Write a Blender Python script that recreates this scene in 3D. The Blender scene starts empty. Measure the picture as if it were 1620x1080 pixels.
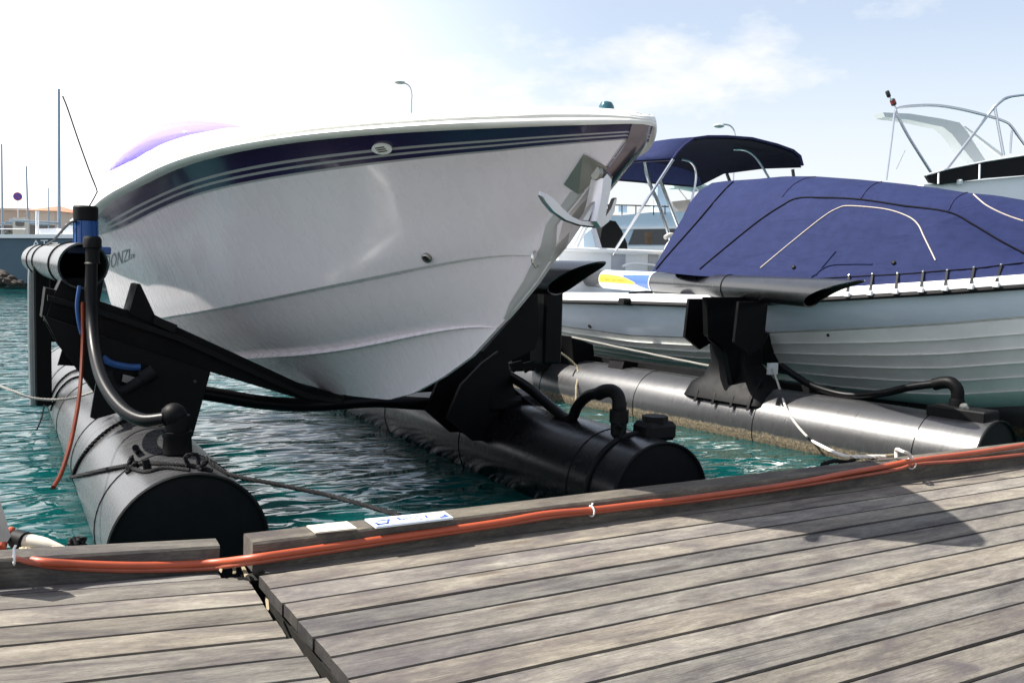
import bpy, bmesh, math, random
import numpy as np
from mathutils import Vector, Matrix
from mathutils.bvhtree import BVHTree
random.seed(7); np.random.seed(7)
SC = bpy.context.scene
COL = SC.collection

# ---------------------------------------------------------------- camera
W, H, F = 1620.0, 1080.0, 1479.0
CAM = np.array([0.0, 0.0, 1.5])
YAW = math.radians(30.0)
SLOPE = (490 - 395) / 3411.0
YC = 395 + SLOPE * 860
ROLL = math.atan(SLOPE)
PITCH = math.atan((540 - YC) * math.cos(ROLL) / F)
_f0 = np.array([math.sin(YAW), math.cos(YAW), 0]); _r0 = np.array([math.cos(YAW), -math.sin(YAW), 0]); _u0 = np.array([0, 0, 1.0])
FW = _f0 * math.cos(PITCH) - _u0 * math.sin(PITCH)
_u = _u0 * math.cos(PITCH) + _f0 * math.sin(PITCH)
RT = _r0 * math.cos(ROLL) + _u * math.sin(ROLL)
UP = _u * math.cos(ROLL) - _r0 * math.sin(ROLL)
cam = bpy.data.cameras.new('camera'); camo = bpy.data.objects.new('camera', cam); COL.objects.link(camo)
cam.sensor_fit = 'HORIZONTAL'; cam.sensor_width = 36.0; cam.lens = F / W * 36.0
cam.clip_start = 0.05; cam.clip_end = 3000
camo.matrix_world = Matrix(((RT[0], UP[0], -FW[0], CAM[0]), (RT[1], UP[1], -FW[1], CAM[1]), (RT[2], UP[2], -FW[2], CAM[2]), (0, 0, 0, 1)))
SC.camera = camo

# ---------------------------------------------------------------- sky, sun, exposure
SUN_DIR = Vector((-0.516, 0.378, 0.768)).normalized()      # towards the sun
SUN_EL = math.asin(SUN_DIR.z); SUN_AZ = math.atan2(SUN_DIR.x, SUN_DIR.y)
wd = bpy.data.worlds.new('World'); SC.world = wd; wd.use_nodes = True
nt = wd.node_tree; nt.nodes.clear()
def N_(t, **kw):
    n = nt.nodes.new(t)
    for k, v in kw.items(): setattr(n, k, v)
    return n
out = N_('ShaderNodeOutputWorld'); bg = N_('ShaderNodeBackground'); bg.inputs['Strength'].default_value = 0.055
sky = N_('ShaderNodeTexSky'); sky.sky_type = 'NISHITA'; sky.sun_disc = False
sky.sun_elevation = SUN_EL; sky.sun_rotation = SUN_AZ % (2 * math.pi)
sky.air_density = 1.0; sky.dust_density = 2.0; sky.ozone_density = 1.0; sky.altitude = 0
tc = N_('ShaderNodeTexCoord'); mp = N_('ShaderNodeMapping'); mp.inputs['Scale'].default_value = (1, 1, 2.2); mp.inputs['Location'].default_value = (0.52, 0.32, 0.06)
nz = N_('ShaderNodeTexNoise'); nz.inputs['Scale'].default_value = 3.4; nz.inputs['Detail'].default_value = 9; nz.inputs['Roughness'].default_value = 0.58
rp = N_('ShaderNodeValToRGB'); rp.color_ramp.elements[0].position = 0.48; rp.color_ramp.elements[1].position = 0.67
sx = N_('ShaderNodeSeparateXYZ')
hz = N_('ShaderNodeMapRange'); hz.inputs['From Min'].default_value = 0.0; hz.inputs['From Max'].default_value = 0.24; hz.inputs['To Min'].default_value = 0.95; hz.inputs['To Max'].default_value = 0.34
mx = N_('ShaderNodeMath', operation='MAXIMUM')
mix = N_('ShaderNodeMix', data_type='RGBA'); mix.inputs['B'].default_value = (8.7, 8.8, 8.95, 1)
L = nt.links.new
L(tc.outputs['Generated'], mp.inputs['Vector']); L(mp.outputs['Vector'], nz.inputs['Vector']); L(nz.outputs['Fac'], rp.inputs['Fac'])
L(tc.outputs['Generated'], sx.inputs['Vector']); L(sx.outputs['Z'], hz.inputs['Value'])
# bright hazy air low over the horizon on the sun's side, clear sky above it
gl = N_('ShaderNodeVectorMath', operation='DOT_PRODUCT'); gl.inputs[1].default_value = tuple(Vector((SUN_DIR.x, SUN_DIR.y, 0)).normalized()); L(tc.outputs['Generated'], gl.inputs[0])
gr = N_('ShaderNodeMapRange', interpolation_type='SMOOTHSTEP'); gr.inputs['From Min'].default_value = 0.0; gr.inputs['From Max'].default_value = 0.60; L(gl.outputs['Value'], gr.inputs['Value'])
gz_ = N_('ShaderNodeMapRange', interpolation_type='SMOOTHSTEP'); gz_.inputs['From Min'].default_value = 0.22; gz_.inputs['From Max'].default_value = 0.42; gz_.inputs['To Min'].default_value = 1; gz_.inputs['To Max'].default_value = 0; L(sx.outputs['Z'], gz_.inputs['Value'])
gm = N_('ShaderNodeMath', operation='MULTIPLY'); L(gr.outputs['Result'], gm.inputs[0]); L(gz_.outputs['Result'], gm.inputs[1])
L(rp.outputs['Color'], mx.inputs[0]); L(hz.outputs['Result'], mx.inputs[1])
gn = N_('ShaderNodeVectorMath', operation='SCALE'); gn.inputs['Scale'].default_value = 1.75; L(sky.outputs['Color'], gn.inputs[0]); L(gn.outputs['Vector'], mix.inputs['A']); L(mx.outputs['Value'], mix.inputs['Factor'])
mix2 = N_('ShaderNodeMix', data_type='RGBA'); mix2.inputs['B'].default_value = (13.5, 13.7, 14.0, 1); L(mix.outputs['Result'], mix2.inputs['A']); L(gm.outputs['Value'], mix2.inputs['Factor'])
L(mix2.outputs['Result'], bg.inputs['Color']); L(bg.outputs['Background'], out.inputs['Surface'])
sl = bpy.data.lights.new('sun', 'SUN'); sl.energy = 5.0; sl.angle = math.radians(0.53); sl.color = (1.0, 0.95, 0.87)
so = bpy.data.objects.new('sun', sl); COL.objects.link(so); so.rotation_euler = SUN_DIR.to_track_quat('Z', 'Y').to_euler()
SC.view_settings.view_transform = 'Standard'; SC.view_settings.look = 'None'; SC.view_settings.gamma = 1
SC.view_settings.use_curve_mapping = False; SC.view_settings.exposure = 1.12

# ---------------------------------------------------------------- picture point -> place in the world
def ray(x, y): return FW + RT * ((x - 810) / F) - UP * ((y - 540) / F)
def proj(p):
    d = np.asarray(p, float) - CAM; z = d @ FW
    return 810 + F * (d @ RT) / z, 540 - F * (d @ UP) / z, z
def at(x, y, X=None, Y=None, Z=None, D=None, P=None):
    d = ray(x, y)
    if X is not None: t = (X - CAM[0]) / d[0]
    elif Y is not None: t = (Y - CAM[1]) / d[1]
    elif Z is not None: t = (Z - CAM[2]) / d[2]
    elif P is not None: t = ((np.asarray(P[0], float) - CAM) @ np.asarray(P[1], float)) / (d @ np.asarray(P[1], float))
    else: t = D
    return CAM + d * t

# ---------------------------------------------------------------- mesh helpers
def smooth(pts, n=6):
    P = [np.asarray(p, float) for p in pts]; out = []
    for i in range(len(P) - 1):
        p0 = P[max(i - 1, 0)]; p1 = P[i]; p2 = P[i + 1]; p3 = P[min(i + 2, len(P) - 1)]
        for k in range(n):
            t = k / n
            out.append(0.5 * ((2 * p1) + (p2 - p0) * t + (2 * p0 - 5 * p1 + 4 * p2 - p3) * t * t + (3 * p1 - p0 - 3 * p2 + p3) * t ** 3))
    out.append(P[-1]); return out
def frames(pts):
    P = [np.asarray(p, float) for p in pts]; T = []
    for i in range(len(P)):
        d = P[min(i + 1, len(P) - 1)] - P[max(i - 1, 0)]; n = np.linalg.norm(d); T.append(d / n if n > 1e-9 else np.array([0, 0, 1.0]))
    a = np.array([0, 0, 1.0]) if abs(T[0][2]) < 0.9 else np.array([1.0, 0, 0])
    u = np.cross(T[0], a); u /= np.linalg.norm(u); fr = []
    for i in range(len(P)):
        u = u - T[i] * (u @ T[i]); u /= np.linalg.norm(u); fr.append((P[i], T[i], u, np.cross(T[i], u)))
    return fr
ORG = {}
class MB:
    def __init__(s): s.v = []; s.f = []; s.m = []; s.cm = 0
    def add(s, vs, fs, m=None):
        o = len(s.v); s.v += [tuple(map(float, p)) for p in vs]; s.f += [tuple(i + o for i in f) for f in fs]; s.m += [s.cm if m is None else m] * len(fs); return s
    def tube(s, pts, r, n=10, cap=True, m=None):
        fr = frames(pts); vs = []; fs = []; k = len(fr)
        for i, (p, t, u, w) in enumerate(fr):
            rr = r[i] if hasattr(r, '__len__') else r
            for j in range(n):
                a = 2 * math.pi * j / n; vs.append(p + (u * math.cos(a) + w * math.sin(a)) * rr)
        for i in range(k - 1):
            for j in range(n): fs.append((i * n + j, i * n + (j + 1) % n, (i + 1) * n + (j + 1) % n, (i + 1) * n + j))
        if cap: fs += [tuple(range(n - 1, -1, -1)), tuple((k - 1) * n + j for j in range(n))]
        return s.add(vs, fs, m)
    def rope(s, pts, r, pitch=None, n=5, m=None):
        pitch = pitch or r * 7
        P = [np.asarray(p, float) for p in pts]; d = [0]
        for a, b in zip(P, P[1:]): d.append(d[-1] + np.linalg.norm(b - a))
        N = max(8, int(d[-1] / pitch * 6)); ts = np.linspace(0, d[-1], N); A = np.array(P)
        Q = [np.array([np.interp(t, d, A[:, k]) for k in range(3)]) for t in ts]; fr = frames(Q)
        for q in range(3):
            path = [p + (u * math.cos(a) + w * math.sin(a)) * r * 0.52 for (p, t, u, w), a in ((fr[i], 2 * math.pi * (ts[i] / pitch + q / 3)) for i in range(N))]
            s.tube(path, r * 0.55, n, True, m)
        return s
    def box(s, c, size, rz=0.0, m=None, bev=0.0, R=None):
        c = np.asarray(c, float); h = np.asarray(size, float) / 2
        if R is None: R = np.array([[math.cos(rz), -math.sin(rz), 0], [math.sin(rz), math.cos(rz), 0], [0, 0, 1]])
        if bev > 0:
            b = min(bev, h.min() * 0.9); vs = []; x, y, z = h
            for zz, ins in ((-z, b), (-z + b, 0), (z - b, 0), (z, b)):
                for sx_, sy_ in ((-1, -1), (1, -1), (1, 1), (-1, 1)):
                    if sx_ * sy_ > 0: vs += [(sx_ * (x - ins), sy_ * (y - b - 0), zz), (sx_ * (x - b), sy_ * (y - ins), zz)][::1 if True else -1]
                    else: vs += [(sx_ * (x - b), sy_ * (y - ins), zz), (sx_ * (x - ins), sy_ * (y - b), zz)]
            ordr = [0, 1, 2, 3, 4, 5, 6, 7]
            fs = []
            for l in range(3):
                for j in range(8): fs.append((l * 8 + ordr[j], l * 8 + ordr[(j + 1) % 8], (l + 1) * 8 + ordr[(j + 1) % 8], (l + 1) * 8 + ordr[j]))
            fs += [tuple(range(7, -1, -1)), tuple(range(24, 32))]
        else:
            vs = [(a * h[0], b_ * h[1], d * h[2]) for d in (-1, 1) for a, b_ in ((-1, -1), (1, -1), (1, 1), (-1, 1))]
            fs = [(3, 2, 1, 0), (4, 5, 6, 7), (0, 1, 5, 4), (1, 2, 6, 5), (2, 3, 7, 6), (3, 0, 4, 7)]
        return s.add([c + R @ np.array(p) for p in vs], fs, m)
    def prism(s, poly, vec, m=None):
        n = len(poly); vec = np.asarray(vec, float); vs = [np.asarray(p, float) for p in poly]; vs += [p + vec for p in vs]
        fs = [tuple(range(n - 1, -1, -1)), tuple(range(n, 2 * n))] + [(i, (i + 1) % n, n + (i + 1) % n, n + i) for i in range(n)]
        return s.add(vs, fs, m)
    def lathe(s, prof, o, ax=(0, 0, 1), n=20, m=None, cap=True):
        ax = Vector(ax).normalized(); q = ax.to_track_quat('Z', 'Y').to_matrix(); q = np.array(q); vs = []; fs = []; k = len(prof)
        for r, z in prof:
            for j in range(n):
                a = 2 * math.pi * j / n; vs.append(np.asarray(o, float) + q @ np.array([r * math.cos(a), r * math.sin(a), z]))
        for i in range(k - 1):
            for j in range(n): fs.append((i * n + j, i * n + (j + 1) % n, (i + 1) * n + (j + 1) % n, (i + 1) * n + j))
        if cap: fs += [tuple(range(n - 1, -1, -1)), tuple((k - 1) * n + j for j in range(n))]
        return s.add(vs, fs, m)
    def grid(s, rows, m=None, closed=False, mfun=None):
        R = len(rows); C = len(rows[0]); o = len(s.v); s.v += [tuple(map(float, p)) for r in rows for p in r]
        for i in range(R - 1):
            for j in range(C if closed else C - 1):
                j2 = (j + 1) % C
                s.f.append((o + i * C + j, o + i * C + j2, o + (i + 1) * C + j2, o + (i + 1) * C + j)); s.m.append(mfun(i, j) if mfun else (s.cm if m is None else m))
        return s
    def sphere(s, c, r, n=12, k=8, m=None, sc=(1, 1, 1)):
        rows = [[np.asarray(c, float) + np.array([sc[0] * r * math.sin(t) * math.cos(a), sc[1] * r * math.sin(t) * math.sin(a), sc[2] * r * math.cos(t)]) for a in np.linspace(0, 2 * math.pi, n, endpoint=False)] for t in np.linspace(0.02, math.pi - 0.02, k)]
        return s.grid(rows, m, closed=True)
    def build(s, name, mats, parent=None, angle=35, merge=False, fix=True, solid=0.0):
        me = bpy.data.meshes.new(name); L0 = ORG.get(parent.name, np.zeros(3)) if parent else np.zeros(3)
        me.from_pydata([tuple(np.array(p) - L0) for p in s.v], [], s.f)
        if not isinstance(mats, (list, tuple)): mats = [mats]
        for a in mats: me.materials.append(a)
        me.polygons.foreach_set('material_index', s.m); me.polygons.foreach_set('use_smooth', [True] * len(s.f)); me.update()
        if merge or fix:
            bm = bmesh.new(); bm.from_mesh(me)
            if merge: bmesh.ops.remove_doubles(bm, verts=bm.verts, dist=1e-4)
            if fix: bmesh.ops.recalc_face_normals(bm, faces=bm.faces)
            bm.to_mesh(me); bm.free()
        me.set_sharp_from_angle(angle=math.radians(angle))
        o = bpy.data.objects.new(name, me); COL.objects.link(o)
        if parent: o.parent = parent; ORG[o.name] = L0
        if solid:
            md = o.modifiers.new('thickness', 'SOLIDIFY'); md.thickness = solid; md.offset = 0
        return o
def tag(o, label=None, cat=None, group=None, kind=None):
    if label: o['label'] = label
    if cat: o['category'] = cat
    if group: o['group'] = group
    if kind: o['kind'] = kind
    return o
def thing(name, loc, label, cat, group=None):
    o = bpy.data.objects.new(name, None); COL.objects.link(o); o.location = tuple(map(float, loc)); o.empty_display_size = 0.1
    ORG[o.name] = np.asarray(loc, float); return tag(o, label, cat, group)
def part(name, mb, mat_, parent, **kw): return mb.build(name, mat_, parent, **kw)
def bvh_of(o):
    L0 = ORG.get(o.name, np.zeros(3)); me = o.data
    return BVHTree.FromPolygons([tuple(np.array(v.co) + L0) for v in me.vertices], [tuple(p.vertices) for p in me.polygons])
def hit(b, x, y, off=0.0):
    d = ray(x, y); d = d / np.linalg.norm(d); r = b.ray_cast(Vector(CAM), Vector(d))
    if r[0] is None: return None, None
    n = np.array(r[1]); n = -n if n @ d > 0 else n
    return np.array(r[0]) + n * off, n
def hits(b, pts, off=0.0): return [p for p in (hit(b, x, y, off)[0] for x, y in pts) if p is not None]
def text_mesh(body, size=1.0, shear=0.0, res=2):
    cu = bpy.data.curves.new('lettering', 'FONT'); cu.body = body; cu.size = size; cu.shear = shear; cu.resolution_u = res
    ob = bpy.data.objects.new('lettering', cu); COL.objects.link(ob); bpy.context.view_layer.update()
    me = ob.to_mesh(); vs = [tuple(v.co) for v in me.vertices]; fs = [tuple(p.vertices) for p in me.polygons]
    ob.to_mesh_clear(); bpy.data.objects.remove(ob); bpy.data.curves.remove(cu)
    A = np.array(vs); mn = A.min(0); mxx = A.max(0)
    return [((p[0] - mn[0]) / (mxx[0] - mn[0]), (p[1] - mn[1]) / (mxx[1] - mn[1])) for p in vs], fs

# ---------------------------------------------------------------- materials
def mat(name, col, rough=0.5, metal=0.0, var=0.0, vscale=8.0, bump=0.0, bscale=60.0, coat=0.0, spec=0.5, stretch=(1, 1, 1), rvar=0.0, col2=None, obj=False, trans=0.0, alpha=1.0, ior=1.5):
    m = bpy.data.materials.new(name); m.use_nodes = True; t = m.node_tree; b = t.nodes['Principled BSDF']; l = t.links.new
    c4 = (*col, 1); b.inputs['Base Color'].default_value = c4; b.inputs['Roughness'].default_value = rough; b.inputs['Metallic'].default_value = metal
    b.inputs['Coat Weight'].default_value = coat; b.inputs['Coat Roughness'].default_value = 0.06; b.inputs['Specular IOR Level'].default_value = spec; b.inputs['IOR'].default_value = ior
    b.inputs['Transmission Weight'].default_value = trans; b.inputs['Alpha'].default_value = alpha
    if var or bump or rvar:
        g = t.nodes.new('ShaderNodeTexCoord' if obj else 'ShaderNodeNewGeometry'); mpn = t.nodes.new('ShaderNodeMapping'); mpn.inputs['Scale'].default_value = stretch
        l(g.outputs['Object' if obj else 'Position'], mpn.inputs['Vector'])
    if var or rvar:
        n = t.nodes.new('ShaderNodeTexNoise'); n.inputs['Scale'].default_value = vscale; n.inputs['Detail'].default_value = 6; n.inputs['Roughness'].default_value = 0.65; l(mpn.outputs['Vector'], n.inputs['Vector'])
        r = t.nodes.new('ShaderNodeValToRGB'); r.color_ramp.elements[0].position = 0.3; r.color_ramp.elements[1].position = 0.72
        c2 = col2 or tuple(min(1, c * (1 + var)) for c in col)
        r.color_ramp.elements[0].color = (*[c * (1 - var) for c in col], 1) if not col2 else c4; r.color_ramp.elements[1].color = (*c2, 1)
        l(n.outputs['Fac'], r.inputs['Fac'])
        if var: l(r.outputs['Color'], b.inputs['Base Color'])
        if rvar:
            mr = t.nodes.new('ShaderNodeMapRange'); mr.inputs['From Min'].default_value = 0.3; mr.inputs['From Max'].default_value = 0.7; mr.inputs['To Min'].default_value = max(0.02, rough - rvar); mr.inputs['To Max'].default_value = min(1, rough + rvar)
            l(n.outputs['Fac'], mr.inputs['Value']); l(mr.outputs['Result'], b.inputs['Roughness'])
    if bump:
        n2 = t.nodes.new('ShaderNodeTexNoise'); n2.inputs['Scale'].default_value = bscale; n2.inputs['Detail'].default_value = 4; l(mpn.outputs['Vector'], n2.inputs['Vector'])
        bp = t.nodes.new('ShaderNodeBump'); bp.inputs['Strength'].default_value = bump; bp.inputs['Distance'].default_value = 0.01; l(n2.outputs['Fac'], bp.inputs['Height']); l(bp.outputs['Normal'], b.inputs['Normal'])
    return m
M = {}
M['steelpl'] = mat('dull_steel_guard', (0.42, 0.41, 0.41), 0.45, 0.35, rvar=0.1, vscale=20)
M['gel'] = mat('white_gelcoat', (0.72, 0.67, 0.705), 0.28, var=0.012, vscale=4.0, coat=0.16, stretch=(3.0, 3.0, 0.25), rvar=0.06)
M['deck'] = mat('white_deck_gelcoat', (0.80, 0.80, 0.79), 0.3, coat=0.3, var=0.02)
M['navy'] = mat('navy_gelcoat', (0.022, 0.016, 0.062), 0.2, coat=0.25)
M['pin'] = mat('grey_pinstripe', (0.33, 0.33, 0.34), 0.3)
M['rail'] = mat('rub_rail_vinyl', (0.74, 0.74, 0.70), 0.35, var=0.08, vscale=6)
M['black'] = mat('black_plastic_sheet', (0.0035, 0.0035, 0.004), 0.5, var=0.3, vscale=5, rvar=0.1, bump=0.08, bscale=90, spec=0.12)
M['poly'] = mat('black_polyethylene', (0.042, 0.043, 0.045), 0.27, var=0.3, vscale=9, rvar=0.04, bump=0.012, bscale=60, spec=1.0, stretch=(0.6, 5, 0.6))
M['blackmatt'] = mat('black_rubber', (0.005, 0.005, 0.0055), 0.6, spec=0.18, var=0.3, vscale=12)
M['blackin'] = mat('pipe_inside', (0.006, 0.006, 0.006), 0.8, var=0.2)
M['hose'] = mat('black_hose', (0.004, 0.004, 0.005), 0.36, spec=0.14, bump=0.05, bscale=200)
M['greyhose'] = mat('grey_hose', (0.22, 0.24, 0.24), 0.45, var=0.15)
M['blue'] = mat('blue_motor_paint', (0.012, 0.075, 0.26), 0.35, var=0.15, vscale=20)
M['bluestrap'] = mat('blue_strap', (0.01, 0.06, 0.2), 0.6, var=0.2, vscale=30)
M['steel'] = mat('polished_steel', (0.62, 0.62, 0.60), 0.13, 1.0, rvar=0.06, vscale=25, bump=0.02, bscale=120)
M['steelc'] = mat('satin_steel', (0.52, 0.51, 0.52), 0.33, 1.0, rvar=0.03, vscale=8)
M['steeld'] = mat('dark_mirror_steel', (0.26, 0.25, 0.30), 0.22, 1.0)
M['steelb'] = mat('brushed_steel', (0.30, 0.30, 0.28), 0.4, 1.0, rvar=0.1, vscale=15)
M['alu'] = mat('tube_metal', (0.55, 0.57, 0.6), 0.25, 1.0)
M['canvas'] = mat('blue_canvas', (0.019, 0.026, 0.076), 0.75, var=0.12, vscale=9, bump=0.25, bscale=500, spec=0.06)
M['shade_sheet'] = mat('canopy_shade_dark', (0.010, 0.011, 0.022), 0.9, var=0.2, vscale=8, spec=0.1)  # near-black for the canopy underside, its shade put into the colour
M['canvasdark'] = mat('dark_blue_canvas', (0.022, 0.024, 0.075), 0.85, var=0.15, vscale=10, bump=0.2, bscale=400, spec=0.2)
M['piping'] = mat('black_piping', (0.005, 0.005, 0.009), 0.7, var=0.1, spec=0.08)
M['zip'] = mat('beige_zip', (0.42, 0.36, 0.30), 0.5, var=0.25, vscale=90)
M['hull2'] = mat('pale_grey_gelcoat', (0.64, 0.71, 0.80), 0.3, coat=0.4, var=0.06, vscale=3, stretch=(1, 1, 4))
M['hull2low'] = mat('lapped_green_grey_gelcoat', (0.68, 0.69, 0.66), 0.35, coat=0.3, var=0.08, vscale=4)
M['railw'] = mat('white_rail', (0.74, 0.75, 0.76), 0.3)
M['whiteboat'] = mat('white_boat_paint', (0.72, 0.74, 0.76), 0.35, var=0.04, vscale=2)
M['bluewhite'] = mat('pale_blue_boat_paint', (0.42, 0.53, 0.62), 0.4, var=0.05, vscale=1.5)
M['glassdark'] = mat('dark_window', (0.03, 0.028, 0.025), 0.06, coat=0.5)
M['tan'] = mat('tan_canvas', (0.33, 0.28, 0.24), 0.8, var=0.15, vscale=5)
M['palegreen'] = mat('pale_green_canvas', (0.40, 0.52, 0.50), 0.8, var=0.1)
M['white'] = mat('white_plastic', (0.80, 0.80, 0.78), 0.45)
M['cream'] = mat('cream_plastic', (0.62, 0.56, 0.46), 0.5, var=0.12, vscale=20)
M['hosered'] = mat('orange_hose', (0.36, 0.065, 0.024), 0.45, var=0.15, vscale=7, bump=0.05, bscale=300)
M['drain'] = mat('brown_drain_hose', (0.10, 0.018, 0.007), 0.5, spec=0.1, var=0.3, vscale=8)
M['hosebrown'] = mat('faded_orange_hose', (0.30, 0.07, 0.035), 0.45, var=0.2, vscale=10)
M['ropeblack'] = mat('black_rope', (0.007, 0.007, 0.008), 0.8, spec=0.2, var=0.5, vscale=150)
M['ropewhite'] = mat('white_rope', (0.60, 0.57, 0.52), 0.8, var=0.2, vscale=120)
M['ropegrey'] = mat('grey_rope', (0.25, 0.24, 0.22), 0.8, var=0.3, vscale=120)
M['ropetan'] = mat('tan_rope', (0.36, 0.30, 0.20), 0.85, var=0.3, vscale=120)
M['yellow'] = mat('yellow_print', (0.75, 0.42, 0.02), 0.4)
M['bluep'] = mat('blue_print', (0.03, 0.09, 0.42), 0.4)
M['whitep'] = mat('white_print', (0.62, 0.68, 0.72), 0.35)
M['brownp'] = mat('brown_print', (0.20, 0.08, 0.01), 0.5)
M['inkblue'] = mat('blue_ink', (0.05, 0.09, 0.35), 0.5)
M['letter'] = mat('black_lettering', (0.02, 0.02, 0.03), 0.3)
M['grim'] = mat('dark_metal', (0.05, 0.05, 0.05), 0.5, 0.6, var=0.3, vscale=40)
M['splinter'] = mat('bare_wood', (0.24, 0.19, 0.12), 0.8, var=0.2, vscale=60)
def wrinkled(m):
    t = m.node_tree; b = t.nodes['Principled BSDF']; l = t.links.new; g = t.nodes.new('ShaderNodeNewGeometry'); mp_ = t.nodes.new('ShaderNodeMapping'); mp_.inputs['Scale'].default_value = (1.0, 0.55, 1.6); l(g.outputs['Position'], mp_.inputs['Vector'])
    n = t.nodes.new('ShaderNodeTexNoise'); n.inputs['Scale'].default_value = 2.2; n.inputs['Detail'].default_value = 3; n.inputs['Distortion'].default_value = 1.4; l(mp_.outputs['Vector'], n.inputs['Vector'])
    bp = t.nodes.new('ShaderNodeBump'); bp.inputs['Strength'].default_value = 0.5; bp.inputs['Distance'].default_value = 0.05; l(n.outputs['Fac'], bp.inputs['Height']); old = b.inputs['Normal'].links[0].from_node; l(bp.outputs['Normal'], old.inputs['Normal'])
wrinkled(M['canvas'])
def glass_purple():
    m = mat('purple_tinted_glass', (0.50, 0.42, 0.93), 0.05); b = m.node_tree.nodes['Principled BSDF']; b.inputs['Transmission Weight'].default_value = 0.55; b.inputs['IOR'].default_value = 1.1; return m
M['purple'] = glass_purple()
def wood(dark=1.0):
    m = bpy.data.materials.new('weathered_wood'); m.use_nodes = True; t = m.node_tree; b = t.nodes['Principled BSDF']; l = t.links.new; nn = t.nodes.new
    tcn = nn('ShaderNodeTexCoord'); oi = nn('ShaderNodeObjectInfo'); ad = nn('ShaderNodeVectorMath'); ad.operation = 'ADD'; sc = nn('ShaderNodeMath'); sc.operation = 'MULTIPLY'; sc.inputs[1].default_value = 37.0
    cb = nn('ShaderNodeCombineXYZ'); l(oi.outputs['Random'], sc.inputs[0]); l(sc.outputs[0], cb.inputs['X']); l(sc.outputs[0], cb.inputs['Y'])
    l(tcn.outputs['Object'], ad.inputs[0]); l(cb.outputs[0], ad.inputs[1])
    def noise(scale, st, det=6, rough=0.6, dist=0.0):
        mpn = nn('ShaderNodeMapping'); mpn.inputs['Scale'].default_value = st; n = nn('ShaderNodeTexNoise'); n.inputs['Scale'].default_value = scale; n.inputs['Detail'].default_value = det; n.inputs['Roughness'].default_value = rough; n.inputs['Distortion'].default_value = dist
        l(ad.outputs[0], mpn.inputs['Vector']); l(mpn.outputs['Vector'], n.inputs['Vector']); return n
    def ramp(src, stops):
        r = nn('ShaderNodeValToRGB'); e = r.color_ramp.elements
        while len(e) < len(stops): e.new(0.5)
        for i, (p, c) in enumerate(stops): e[i].position = p; e[i].color = (*c, 1) if hasattr(c, '__len__') else (c, c, c, 1)
        l(src, r.inputs['Fac']); return r
    def mixc(a, bb, f, mode='MULTIPLY'):
        x = nn('ShaderNodeMix'); x.data_type = 'RGBA'; x.blend_type = mode; l(a, x.inputs['A']); l(bb, x.inputs['B'])
        if hasattr(f, 'default_value') or not isinstance(f, (int, float)): l(f, x.inputs['Factor'])
        else: x.inputs['Factor'].default_value = f
        return x.outputs['Result']
    base = ramp(noise(2.6, (0.8, 3.4, 3.4), 7, 0.70, 0.5).outputs['Fac'], [(0.32, (0.085, 0.075, 0.072)), (0.45, (0.165, 0.150, 0.130)), (0.57, (0.225, 0.207, 0.174)), (0.72, (0.31, 0.29, 0.255))])
    fib = ramp(noise(9.0, (0.42, 24, 24), 8, 0.80, 0.3).outputs['Fac'], [(0.28, 0.42), (0.50, 1.0), (0.75, 1.18)])
    c = mixc(base.outputs['Color'], fib.outputs['Color'], 0.9)
    crk = ramp(noise(6.0, (0.22, 34, 34), 3, 0.5, 0.3).outputs['Fac'], [(0.30, 0.30), (0.37, 1.0)]); c = mixc(c, crk.outputs['Color'], 0.8)
    spk = ramp(noise(70.0, (0.5, 2.2, 2.2), 4, 0.8).outputs['Fac'], [(0.32, 0.62), (0.52, 1.0), (0.72, 1.25)]); c = mixc(c, spk.outputs['Color'], 0.8)
    mott = ramp(noise(22.0, (0.6, 1.4, 1.4), 5, 0.7).outputs['Fac'], [(0.35, 0.80), (0.6, 1.06)])
    c = mixc(c, mott.outputs['Color'], 0.7)
    st = ramp(noise(2.4, (0.9, 2.4, 2.4), 6, 0.70, 0.8).outputs['Fac'], [(0.48, 0.0), (0.70, 1.0)])
    dk = nn('ShaderNodeRGB'); dk.outputs[0].default_value = (0.078, 0.068, 0.074, 1)
    sm = nn('ShaderNodeMath'); sm.operation = 'MULTIPLY'; sm.inputs[1].default_value = 0.85; l(st.outputs['Color'], sm.inputs[0])
    c = mixc(c, dk.outputs[0], sm.outputs[0], 'MIX')
    sxx = nn('ShaderNodeSeparateXYZ'); l(tcn.outputs['Object'], sxx.inputs[0]); er = nn('ShaderNodeMapRange'); er.inputs['From Min'].default_value = 0.0; er.inputs['From Max'].default_value = 0.75; er.inputs['To Min'].default_value = 1.0; er.inputs['To Max'].default_value = 0.0; l(sxx.outputs['X'], er.inputs['Value'])
    en = ramp(noise(5.0, (1.2, 1.6, 1.6), 5, 0.65).outputs['Fac'], [(0.38, 0.0), (0.62, 1.0)]); em = nn('ShaderNodeMath'); em.operation = 'MULTIPLY'; l(er.outputs['Result'], em.inputs[0]); l(en.outputs['Color'], em.inputs[1]); e2 = nn('ShaderNodeMath'); e2.operation = 'MULTIPLY'; e2.inputs[1].default_value = 0.8; l(em.outputs[0], e2.inputs[0])
    c = mixc(c, dk.outputs[0], e2.outputs[0], 'MIX')
    vo = nn('ShaderNodeTexVoronoi'); vo.inputs['Scale'].default_value = 1.0; mv = nn('ShaderNodeMapping'); mv.inputs['Scale'].default_value = (1.15, 5.2, 1.0); l(ad.outputs[0], mv.inputs['Vector']); l(mv.outputs['Vector'], vo.inputs['Vector'])
    kn = ramp(vo.outputs['Distance'], [(0.0, 1.0), (0.07, 0.8), (0.13, 0.0)]); kc = nn('ShaderNodeRGB'); kc.outputs[0].default_value = (0.075, 0.058, 0.045, 1)
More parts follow.
